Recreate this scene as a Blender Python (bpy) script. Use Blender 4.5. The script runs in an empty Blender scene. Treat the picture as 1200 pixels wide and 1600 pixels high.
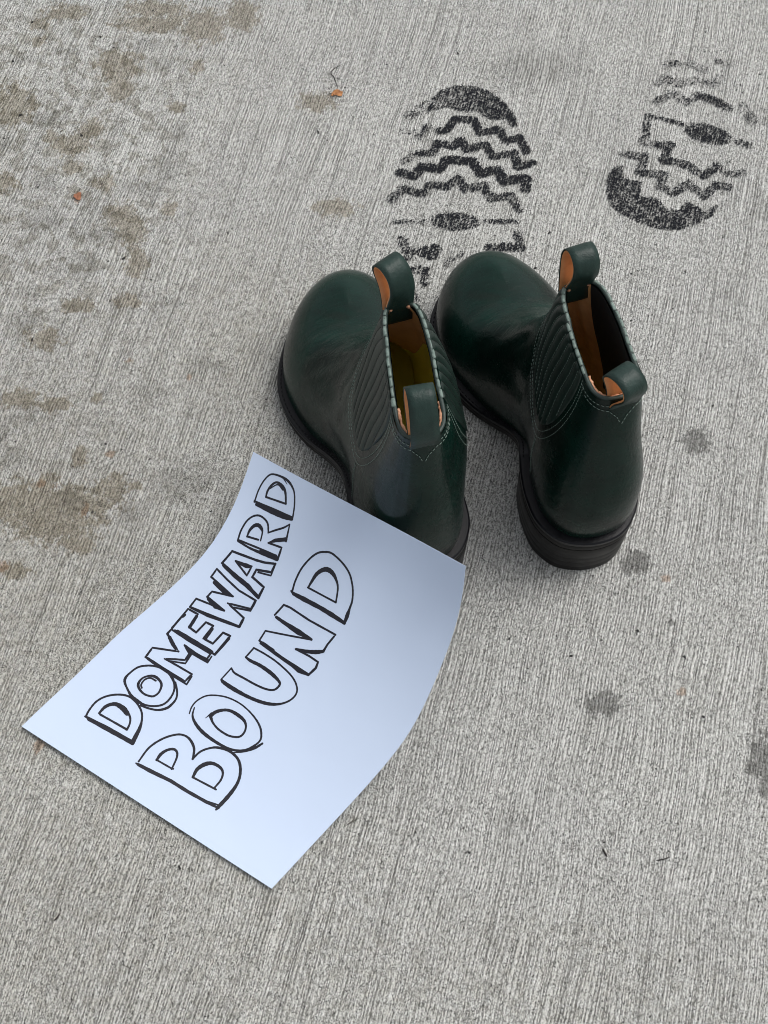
import bpy, bmesh, math, random
import numpy as np
from mathutils import Vector, Matrix, noise as mnoise

# ---------------------------------------------------------------- camera, sky, sun, exposure
scene = bpy.context.scene
C = scene.collection
rad = math.radians

cam_data = bpy.data.cameras.new("camera")
cam = bpy.data.objects.new("camera", cam_data)
C.objects.link(cam)
cam.location = (0.0, 0.0, 1.0)
cam.rotation_euler = (rad(25.5), 0.0, 0.0)
cam_data.sensor_fit = 'VERTICAL'
cam_data.sensor_height = 24.0
cam_data.lens = 33.0
cam_data.clip_start = 0.01
cam_data.clip_end = 500.0
scene.camera = cam

SUN_EL, SUN_AZ = 60.0, 62.0        # azimuth measured from +Y towards +X
world = bpy.data.worlds.new("World")
scene.world = world
world.use_nodes = True
wn = world.node_tree
for n in list(wn.nodes):
    wn.nodes.remove(n)
wo = wn.nodes.new('ShaderNodeOutputWorld')
bg = wn.nodes.new('ShaderNodeBackground')
sky = wn.nodes.new('ShaderNodeTexSky')
sky.sky_type = 'NISHITA'
sky.sun_disc = False
sky.sun_elevation = rad(SUN_EL)
sky.sun_rotation = rad(SUN_AZ)
sky.air_density = 1.0
sky.dust_density = 4.0
sky.ozone_density = 1.0
hs = wn.nodes.new('ShaderNodeHueSaturation')       # thin cloud cover: the sky is nearly grey
hs.inputs['Saturation'].default_value = 0.22
wn.links.new(sky.outputs[0], hs.inputs['Color'])
wn.links.new(hs.outputs[0], bg.inputs[0])
bg.inputs[1].default_value = 0.15
wn.links.new(bg.outputs[0], wo.inputs[0])

sun_data = bpy.data.lights.new("sun", 'SUN')
sun_data.energy = 1.3
sun_data.angle = rad(24)
sun_data.color = (1.0, 0.98, 0.945)
sun = bpy.data.objects.new("sun", sun_data)
C.objects.link(sun)
sd = Vector((math.cos(rad(SUN_EL)) * math.sin(rad(SUN_AZ)), math.cos(rad(SUN_EL)) * math.cos(rad(SUN_AZ)), math.sin(rad(SUN_EL))))
sun.rotation_euler = sd.to_track_quat('Z', 'Y').to_euler()
sun.location = sd * 5

scene.view_settings.view_transform = 'Standard'
scene.view_settings.look = 'None'
scene.view_settings.gamma = 1.0
scene.view_settings.use_curve_mapping = False
scene.view_settings.exposure = 0.03

try:
    scene.cycles.filter_width = 0.95
except Exception:
    pass
random.seed(7)
rng = np.random.default_rng(7)

# ---------------------------------------------------------------- helpers
def tag(o, label=None, cat=None, group=None, kind=None):
    if label: o['label'] = label
    if cat: o['category'] = cat
    if group: o['group'] = group
    if kind: o['kind'] = kind
    return o

def obj(name, verts, faces, mat=None, parent=None, smooth=True):
    me = bpy.data.meshes.new(name)
    me.from_pydata([tuple(map(float, v)) for v in verts], [], [tuple(int(i) for i in f) for f in faces])
    me.update()
    if smooth:
        me.polygons.foreach_set('use_smooth', [True] * len(me.polygons))
    if mat: me.materials.append(mat)
    o = bpy.data.objects.new(name, me)
    C.objects.link(o)
    if parent: o.parent = parent
    return o

def empty(name, loc, rz, label, cat, group=None):
    o = bpy.data.objects.new(name, None)
    o.empty_display_size = 0.03
    C.objects.link(o)
    o.location = loc
    o.rotation_euler = (0, 0, rz)
    return tag(o, label, cat, group)

def fix_normals(o):
    bm = bmesh.new(); bm.from_mesh(o.data)
    bmesh.ops.recalc_face_normals(bm, faces=bm.faces)
    bm.to_mesh(o.data); bm.free(); o.data.update()

def catmull(pts, n, closed=False):
    P = np.array(pts, float); m = len(P)
    if closed: Q = np.vstack([P[-1:], P, P[:2]]); segs = m
    else: Q = np.vstack([2 * P[0] - P[1], P, 2 * P[-1] - P[-2]]); segs = m - 1
    out = []
    for i in range(segs):
        p0, p1, p2, p3 = Q[i:i + 4]
        for t in np.linspace(0, 1, n, endpoint=False):
            out.append(.5 * (2 * p1 + (p2 - p0) * t + (2 * p0 - 5 * p1 + 4 * p2 - p3) * t * t + (3 * p1 - p0 - 3 * p2 + p3) * t ** 3))
    if not closed: out.append(P[-1])
    return np.array(out)

def spline(knots, vals, x, period=None):
    """C2 cubic spline; periodic if period is given, else natural."""
    t = np.array(knots, float); y = np.array(vals, float)
    x = np.asarray(x, float)
    if period is not None:
        k = 5
        t = np.r_[t[-k:] - period, t, t[:k] + period]
        y = np.concatenate([y[-k:], y, y[:k]])
        x = np.mod(x, period)
    n = len(t); h = np.diff(t)
    A = np.zeros((n, n)); b = np.zeros((n,) + y.shape[1:])
    A[0, 0] = A[-1, -1] = 1
    for i in range(1, n - 1):
        A[i, i - 1] = h[i - 1]; A[i, i] = 2 * (h[i - 1] + h[i]); A[i, i + 1] = h[i]
        b[i] = 6 * ((y[i + 1] - y[i]) / h[i] - (y[i] - y[i - 1]) / h[i - 1])
    M = np.linalg.solve(A, b)
    i = np.clip(np.searchsorted(t, x, 'right') - 1, 0, n - 2)
    hh = h[i]; a = (t[i + 1] - x); c = (x - t[i])
    if y.ndim > 1: hh = hh[..., None]; a = a[..., None]; c = c[..., None]
    return (M[i] * a ** 3 + M[i + 1] * c ** 3) / (6 * hh) + (y[i] / hh - M[i] * hh / 6) * a + (y[i + 1] / hh - M[i + 1] * hh / 6) * c

class MB:
    def __init__(s): s.v = []; s.f = []
    def add(s, v, f):
        b = len(s.v); s.v.extend([tuple(p) for p in v]); s.f.extend([tuple(i + b for i in q) for q in f])
    def box(s, c, ax, ay, az):
        c = np.array(c, float); ax = np.array(ax); ay = np.array(ay); az = np.array(az)
        v = [c + i * ax + j * ay + k * az for k in (-1, 1) for j in (-1, 1) for i in (-1, 1)]
        s.add(v, [(0, 2, 3, 1), (4, 5, 7, 6), (0, 1, 5, 4), (2, 6, 7, 3), (0, 4, 6, 2), (1, 3, 7, 5)])
    def tube(s, P, r, k=5):
        P = np.array(P, float); n = len(P)
        r = np.full(n, r) if np.isscalar(r) else np.array(r)
        T = np.gradient(P, axis=0); T /= np.linalg.norm(T, axis=1)[:, None] + 1e-12
        up = np.array([0, 0, 1.]); b = len(s.v)
        for i in range(n):
            a = np.cross(T[i], up); 
            if np.linalg.norm(a) < 1e-3: a = np.cross(T[i], [1, 0, 0])
            a /= np.linalg.norm(a); c = np.cross(T[i], a)
            for j in range(k):
                th = 2 * math.pi * j / k
                s.v.append(tuple(P[i] + r[i] * (math.cos(th) * a + math.sin(th) * c)))
        for i in range(n - 1):
            for j in range(k):
                j2 = (j + 1) % k
                s.f.append((b + i * k + j, b + i * k + j2, b + (i + 1) * k + j2, b + (i + 1) * k + j))
        s.f.append(tuple(b + j for j in range(k))[::-1]); s.f.append(tuple(b + (n - 1) * k + j for j in range(k)))
    def build(s, name, mat, parent=None, smooth=True):
        o = obj(name, s.v, s.f, mat, parent, smooth); fix_normals(o); return o

# ---------------------------------------------------------------- materials
class NT:
    """small node builder"""
    def __init__(s, name):
        s.m = bpy.data.materials.new(name); s.m.use_nodes = True; s.t = s.m.node_tree
        for n in list(s.t.nodes): s.t.nodes.remove(n)
        s.out = s.t.nodes.new('ShaderNodeOutputMaterial')
        s.b = s.t.nodes.new('ShaderNodeBsdfPrincipled')
        s.t.links.new(s.b.outputs[0], s.out.inputs[0])
    def n(s, typ, **kw):
        n = s.t.nodes.new(typ)
        for k, v in kw.items(): setattr(n, k, v)
        return n
    def put(s, sock, v):
        if hasattr(v, 'links') or isinstance(v, bpy.types.NodeSocket): s.t.links.new(v, sock)
        else: sock.default_value = v
    def math(s, op, a, b=0.0, clamp=False):
        n = s.n('ShaderNodeMath', operation=op, use_clamp=clamp)
        s.put(n.inputs[0], a); s.put(n.inputs[1], b); return n.outputs[0]
    def mix(s, f, a, b, blend='MIX'):
        n = s.n('ShaderNodeMix', data_type='RGBA', blend_type=blend)
        s.put(n.inputs[0], f); s.put(n.inputs[6], a); s.put(n.inputs[7], b); return n.outputs[2]
    def ramp(s, f, lo, hi, a=0.0, b=1.0):
        n = s.n('ShaderNodeMapRange'); s.put(n.inputs[0], f)
        n.inputs[1].default_value = lo; n.inputs[2].default_value = hi
        n.inputs[3].default_value = a; n.inputs[4].default_value = b; return n.outputs[0]
    def noise(s, vec, scale, detail=3.0, rough=.5, dist=0.0):
        n = s.n('ShaderNodeTexNoise'); s.put(n.inputs['Vector'], vec)
        n.inputs['Scale'].default_value = scale; n.inputs['Detail'].default_value = detail
        n.inputs['Roughness'].default_value = rough; n.inputs['Distortion'].default_value = dist
        return n.outputs['Fac']
    def mapping(s, vec, rot=(0, 0, 0), scale=(1, 1, 1), loc=(0, 0, 0)):
        n = s.n('ShaderNodeMapping'); s.put(n.inputs[0], vec)
        n.inputs['Location'].default_value = loc; n.inputs['Rotation'].default_value = rot; n.inputs['Scale'].default_value = scale
        return n.outputs[0]
    def bump(s, h, strength, dist, prev=None):
        n = s.n('ShaderNodeBump'); s.put(n.inputs['Height'], h)
        n.inputs['Strength'].default_value = strength; n.inputs['Distance'].default_value = dist
        if prev is not None: s.put(n.inputs['Normal'], prev)
        return n.outputs[0]
    def set(s, **kw):
        for k, v in kw.items(): s.put(s.b.inputs[k.replace('_', ' ')], v)
        return s

BROOM = rad(14.0)
def broom_fields(t):
    """height fields of broomed concrete in world space: streaks, grain, pits"""
    pos = t.n('ShaderNodeNewGeometry').outputs['Position']
    warp = t.n('ShaderNodeTexNoise'); t.put(warp.inputs['Vector'], pos); warp.inputs['Scale'].default_value = 9.0
    off = t.n('ShaderNodeVectorMath', operation='SCALE'); t.put(off.inputs[0], warp.outputs['Color']); off.inputs['Scale'].default_value = 0.010
    add = t.n('ShaderNodeVectorMath', operation='ADD'); t.put(add.inputs[0], pos); t.put(add.inputs[1], off.outputs[0])
    v = t.mapping(add.outputs[0], rot=(0, 0, BROOM))
    sep = t.n('ShaderNodeSeparateXYZ'); t.put(sep.inputs[0], v)
    jit = t.noise(t.mapping(v, scale=(150, 5, 1)), 1.0, 2.0, .5)
    x = t.math('ADD', sep.outputs[0], t.math('MULTIPLY', jit, .0075))
    wave = t.math('ADD', t.math('MULTIPLY', t.math('SINE', t.math('MULTIPLY', x, 6.2832 / .0025)), .5), .5)   # bristle grooves every 2-3 mm
    brk = t.noise(t.mapping(v, scale=(560, 26, 1), loc=(2, 2, 0)), 1.0, 3.0, .65)
    s1 = t.math('ADD', t.math('MULTIPLY', wave, .38), t.math('MULTIPLY', brk, .62))
    s2 = t.noise(t.mapping(v, scale=(210, 4.5, 1), loc=(3, 9, 0)), 1.0, 2.0, .5)
    patch = t.noise(pos, 16.0, 3.0, .6)
    grain = t.math('ADD', t.math('MULTIPLY', t.noise(t.mapping(pos, rot=(.5, .7, .9)), 900.0, 2.0, .7), .5), t.math('MULTIPLY', t.noise(t.mapping(v, scale=(760, 210, 1), loc=(8, 8, 2)), 1.0, 3.0, .7), .5))
    pits = t.noise(t.mapping(v, scale=(820, 560, 1), loc=(5, 1, 7), rot=(0, .4, .6)), 1.0, 1.0, .5)
    return pos, s1, s2, patch, grain, pits

def concrete_material():
    t = NT('broomed_concrete')
    pos, s1, s2, patch, grain, pits = broom_fields(t)
    streak = t.math('ADD', t.math('MULTIPLY', s1, .72), t.math('MULTIPLY', s2, .28))
    vis = t.ramp(patch, .36, .60, .22, .9)
    dark_line = t.math('MULTIPLY', t.ramp(streak, .47, .33), vis)            # grooves are coloured darker
    deep = t.math('MULTIPLY', t.ramp(s2, .40, .30), t.ramp(s1, .60, .44))
    light_line = t.math('MULTIPLY', t.ramp(streak, .52, .66), vis)
    base = t.mix(t.ramp(grain, .43, .57), (.185, .185, .171, 1), (.655, .657, .625, 1))
    base = t.mix(t.math('MULTIPLY', dark_line, .68), base, (.135, .133, .122, 1))
    base = t.mix(t.math('MULTIPLY', deep, .38), base, (.09, .088, .08, 1))
    base = t.mix(t.math('MULTIPLY', light_line, .55), base, (.72, .72, .69, 1))
    pit = t.ramp(pits, .37, .30)
    base = t.mix(t.math('MULTIPLY', pit, .75), base, (.05, .05, .047, 1))
    # broad uneven tone of the slab
    tone = t.noise(pos, 5.0, 4.0, .6)
    base = t.mix(t.ramp(tone, .32, .68), base, (.93, .93, .94, 1), 'MULTIPLY')
    mott = t.noise(pos, 55.0, 4.0, .65)
    base = t.mix(t.ramp(mott, .62, .35, 0, .30), base, (.62, .61, .58, 1), 'MULTIPLY')
    # stains and broad darkening: soft masks stored on the mesh, edges roughened by noise
    edge = t.noise(pos, 105.0, 6.0, .75)
    fine = t.noise(t.mapping(pos, rot=(0, 0, BROOM), scale=(1, .45, 1)), 420.0, 2.0, .6)
    for name, col, amt, soft in (('stain_tan', (.62, .57, .485, 1), .82, .12), ('stain_grey', (.66, .66, .65, 1), .60, .30), ('stain_dark', (.40, .40, .395, 1), .88, .10), ('stain_rust', (.70, .47, .33, 1), .6, .16), ('broad_darkening', (.81, .79, .74, 1), 1.0, .5)):
        a = t.n('ShaderNodeAttribute', attribute_name=name).outputs['Fac']
        k = t.math('ADD', a, t.math('MULTIPLY', t.math('SUBTRACT', edge, .5), 2.6))
        k = t.math('ADD', k, t.math('MULTIPLY', t.math('SUBTRACT', fine, .5), .9))
        k = t.math('MULTIPLY', t.ramp(k, .5 - soft, .5 + soft), t.ramp(a, .02, .2))
        base = t.mix(t.math('MULTIPLY', k, amt), base, col, 'MULTIPLY')
    # small scattered drops in the weathered corner
    da = t.n('ShaderNodeAttribute', attribute_name='drops').outputs['Fac']
    dn = t.noise(pos, 78.0, 3.0, .55, .4)
    dk = t.math('MULTIPLY', t.ramp(t.math('ADD', dn, t.math('MULTIPLY', t.math('SUBTRACT', fine, .5), .12)), .525, .565), da)
    base = t.mix(t.math('MULTIPLY', dk, .85), base, (.66, .645, .60, 1), 'MULTIPLY')
    h = t.math('ADD', t.math('MULTIPLY', streak, 1.3), t.math('MULTIPLY', grain, .55))
    h = t.math('SUBTRACT', h, t.math('MULTIPLY', pit, .8))
    nrm = t.bump(h, 1.0, .0010)
    t.set(Base_Color=base, Roughness=.93, Normal=nrm)
    t.b.inputs['Specular IOR Level'].default_value = .2
    return t.m

def print_material():
    t = NT('dried_black_ink')
    pos, s1, s2, patch, grain, pits = broom_fields(t)
    den = t.n('ShaderNodeAttribute', attribute_name='ink_cover').outputs['Fac']
    g2 = t.noise(t.mapping(pos, rot=(.3, .6, .4)), 640.0, 2.0, .8)
    streak = t.math('ADD', t.math('MULTIPLY', s1, .8), t.math('MULTIPLY', s2, .2))
    k = t.math('ADD', t.math('MULTIPLY', t.math('SUBTRACT', g2, .5), 3.8), t.math('MULTIPLY', t.math('SUBTRACT', streak, .5), 1.2))
    k = t.math('ADD', k, t.math('MULTIPLY', t.math('SUBTRACT', t.noise(pos, 150.0, 3.0, .6), .5), 1.1))
    k = t.math('ADD', t.math('ADD', t.math('MULTIPLY', k, 1.35), den), -.59)
    a = t.math('MULTIPLY', t.ramp(k, -.03, .03), t.ramp(den, .04, .10))
    tr = t.n('ShaderNodeBsdfTransparent'); mx = t.n('ShaderNodeMixShader')
    t.put(mx.inputs[0], a); t.t.links.new(tr.outputs[0], mx.inputs[1]); t.t.links.new(t.b.outputs[0], mx.inputs[2])
    t.t.links.new(mx.outputs[0], t.out.inputs[0])
    col = t.mix(t.ramp(grain, .35, .7), (.0045, .005, .007, 1), (.017, .019, .024, 1))
    t.set(Base_Color=col, Roughness=.85, Specular_IOR_Level=.2, Normal=t.bump(t.math('ADD', streak, t.math('MULTIPLY', grain, .5)), 1.0, .0012))
    return t.m


def simple(name, c1, c2, scale, rough, bump=.0, bscale=None, bdist=.0005, coat=0.0, spec=.5, detail=4.0, stretch=(1, 1, 1)):
    t = NT(name)
    co = t.mapping(t.n('ShaderNodeTexCoord').outputs['Object'], scale=stretch)
    f = t.noise(co, scale, detail, .6)
    t.set(Base_Color=t.mix(t.ramp(f, .32, .68), c1 + (1,), c2 + (1,)), Roughness=t.ramp(f, .3, .7, rough - .05, rough + .05))
    if bump: t.set(Normal=t.bump(t.noise(co, bscale or scale * 3, 4.0, .65), bump, bdist))
    t.b.inputs['Specular IOR Level'].default_value = spec
    t.b.inputs['Coat Weight'].default_value = coat; t.b.inputs['Coat Roughness'].default_value = .2
    return t.m

def upper_leather():
    """box calf: creases and pebbled wrinkles are driven by per-vertex masks"""
    t = NT('green_leather')
    co = t.n('ShaderNodeTexCoord').outputs['Object']
    m = t.noise(t.mapping(co, scale=(1, 1, 1.2)), 17.0, 4.0, .6, .6)
    col = t.mix(t.ramp(m, .34, .68), (.0022, .0068, .0050, 1), (.0028, .021, .0145, 1))
    br = t.noise(t.mapping(co, loc=(3, 1, 4)), 12.0, 3.0, .6, 1.0)
    col = t.mix(t.ramp(br, .55, .75, 0, .6), col, (.010, .010, .0075, 1))
    sc = t.noise(t.mapping(co, rot=(0, .3, .4), scale=(.35, 1, .5)), 120.0, 4.0, .65)
    vo = t.n('ShaderNodeTexVoronoi'); t.put(vo.inputs['Vector'], co); vo.inputs['Scale'].default_value = 1100.0
    wr = t.noise(t.mapping(co, rot=(0, 0, .15), scale=(1.0, .20, .7)), 150.0, 3.0, .6, .8)
    peb = t.noise(t.mapping(co, scale=(1, 1, .6)), 240.0, 4.0, .65, 1.2)
    at = t.n('ShaderNodeAttribute', attribute_name='crease').outputs['Fac']
    ap = t.n('ShaderNodeAttribute', attribute_name='pebble').outputs['Fac']
    h = t.math('ADD', t.math('MULTIPLY', vo.outputs['Distance'], .05), t.math('MULTIPLY', t.math('MULTIPLY', wr, at), 1.9))
    h = t.math('ADD', h, t.math('MULTIPLY', t.math('MULTIPLY', peb, ap), 2.4))
    rough = t.math('ADD', t.ramp(sc, .3, .7, .21, .32), t.ramp(m, .3, .7, .04, -.02))
    t.set(Base_Color=col, Roughness=rough, Normal=t.bump(h, .9, .0012), Coat_Weight=.14, Coat_Roughness=.10)
    t.b.inputs['Specular IOR Level'].default_value = .17
    return t.m

def insole_heel_material():
    t = NT('woven_heel_pad')
    co = t.n('ShaderNodeTexCoord').outputs['Object']
    w = t.n('ShaderNodeTexVoronoi'); t.put(w.inputs['Vector'], t.mapping(co, scale=(1, .55, 1))); w.inputs['Scale'].default_value = 420.0
    n = t.noise(co, 260.0, 3.0, .6)
    f = t.math('MULTIPLY', t.ramp(w.outputs['Distance'], .1, .5), t.ramp(n, .3, .6))
    t.set(Base_Color=t.mix(f, (.10, .07, .028, 1), (.58, .45, .24, 1)), Roughness=.7, Normal=t.bump(f, .8, .0012))
    return t.m

M_CONC = concrete_material()
M_INK = print_material()
M_LEATHER = upper_leather()
M_TAB = simple('tab_leather', (.0055, .020, .0155), (.012, .034, .027), 90.0, .50, .6, 420.0, .0008, .04, .4)
M_GORE = simple('gore_leather', (.004, .012, .009), (.007, .022, .016), 60.0, .46, .4, 420.0, .0006, .05)
M_TAN = simple('tan_lining', (.52, .20, .065), (.70, .31, .12), 60.0, .55, .4, 300.0, .0006)
M_LINING = simple('boot_lining', (.60, .29, .11), (.76, .42, .19), 60.0, .6, .4, 300.0, .0006)
M_TANEDGE = simple('raw_leather_edge', (.42, .19, .10), (.66, .36, .22), 220.0, .75, .6, 500.0, .0008)
M_INNER = simple('black_elastic_inside', (.004, .004, .004), (.010, .010, .010), 200.0, .8)
M_RIBEND = simple('elastic_edge', (.10, .145, .125), (.20, .26, .23), 300.0, .6, .5, 600.0, .0006)
M_BINDING = simple('collar_edge', (.012, .026, .022), (.035, .055, .046), 160.0, .5, .4, 600.0, .0005)
M_THREAD = simple('green_thread', (.13, .19, .16), (.24, .31, .27), 500.0, .6)
M_DTHREAD = simple('dark_thread', (.006, .010, .008), (.018, .024, .021), 500.0, .6)
M_WELT = simple('black_welt', (.003, .003, .0045), (.008, .008, .010), 120.0, .38, .35, 300.0, .0005, 0, .24)
M_SOLE = simple('black_outsole', (.005, .0045, .0045), (.011, .010, .0095), 60.0, .5, .3, 250.0, .0005, 0, .25)
M_HEEL = simple('stacked_heel', (.0035, .0032, .0032), (.007, .0062, .0062), 30.0, .42, .35, 120.0, .0005, .0, .22, 5.0, (1, 1, 9))
M_INSOLE = simple('yellow_insole', (.84, .76, .10), (.90, .83, .14), 30.0, .62, .2, 200.0, .0004)
M_PAD = insole_heel_material()
M_MARK = simple('marker_ink', (.006, .006, .012), (.012, .011, .018), 400.0, .45)
M_LEAF = simple('dry_leaf', (.24, .085, .022), (.50, .23, .085), 380.0, .6, .6, 700.0, .0008)
M_CRUMB = simple('rust_crumb', (.22, .085, .04), (.34, .14, .07), 500.0, .7, .6, 900.0, .0008)
M_TWIG = simple('dark_twig', (.012, .010, .009), (.035, .028, .024), 400.0, .8)
M_GREYTWIG = simple('grey_stalk', (.07, .065, .055), (.14, .13, .11), 400.0, .8)
M_GRIT = simple('dark_grit', (.008, .008, .008), (.03, .03, .028), 300.0, .9)

def paper_material():
    t = NT('white_paper')
    co = t.n('ShaderNodeTexCoord').outputs['Object']
    f = t.noise(co, 22.0, 3.0, .5)
    fib = t.noise(co, 900.0, 3.0, .7)
    col = t.mix(f, (.575, .67, .835, 1), (.585, .68, .84, 1))
    h = t.math('ADD', t.math('MULTIPLY', fib, .03), t.math('MULTIPLY', t.noise(co, 26.0, 2.0, .5), 1.0))
    t.set(Base_Color=col, Roughness=.8, Normal=t.bump(h, .5, .0016))
    t.b.inputs['Specular IOR Level'].default_value = .25
    return t.m
M_PAPER = paper_material()

# traced layout, metres
PAPER_L = [[-0.2648, 0.3015, 0.004], [-0.2518, 0.3157, 0.0043], [-0.2385, 0.3296, 0.0051], [-0.2251, 0.3433, 0.0065], [-0.2118, 0.3571, 0.0085], [-0.1984, 0.3707, 0.011], [-0.1842, 0.3833, 0.0141], [-0.1698, 0.3955, 0.0178], [-0.1557, 0.4079, 0.022], [-0.1422, 0.4208, 0.0267], [-0.1301, 0.4347, 0.0321], [-0.12, 0.45, 0.038], [-0.1116, 0.466, 0.0444], [-0.1048, 0.4826, 0.0514], [-0.0987, 0.4992, 0.059]]
PAPER_R = [[-0.0781, 0.185, 0.004], [-0.0644, 0.1997, 0.0049], [-0.0506, 0.2142, 0.0073], [-0.0368, 0.2283, 0.0111], [-0.0231, 0.242, 0.0163], [-0.0096, 0.2555, 0.0228], [0.0033, 0.2688, 0.0306], [0.0151, 0.2823, 0.0396], [0.0249, 0.2965, 0.0499], [0.033, 0.3108, 0.0615], [0.0401, 0.3247, 0.0742], [0.0462, 0.3378, 0.0881], [0.0507, 0.3503, 0.1033], [0.0533, 0.3617, 0.1196], [0.0544, 0.3717, 0.137]]
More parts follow.
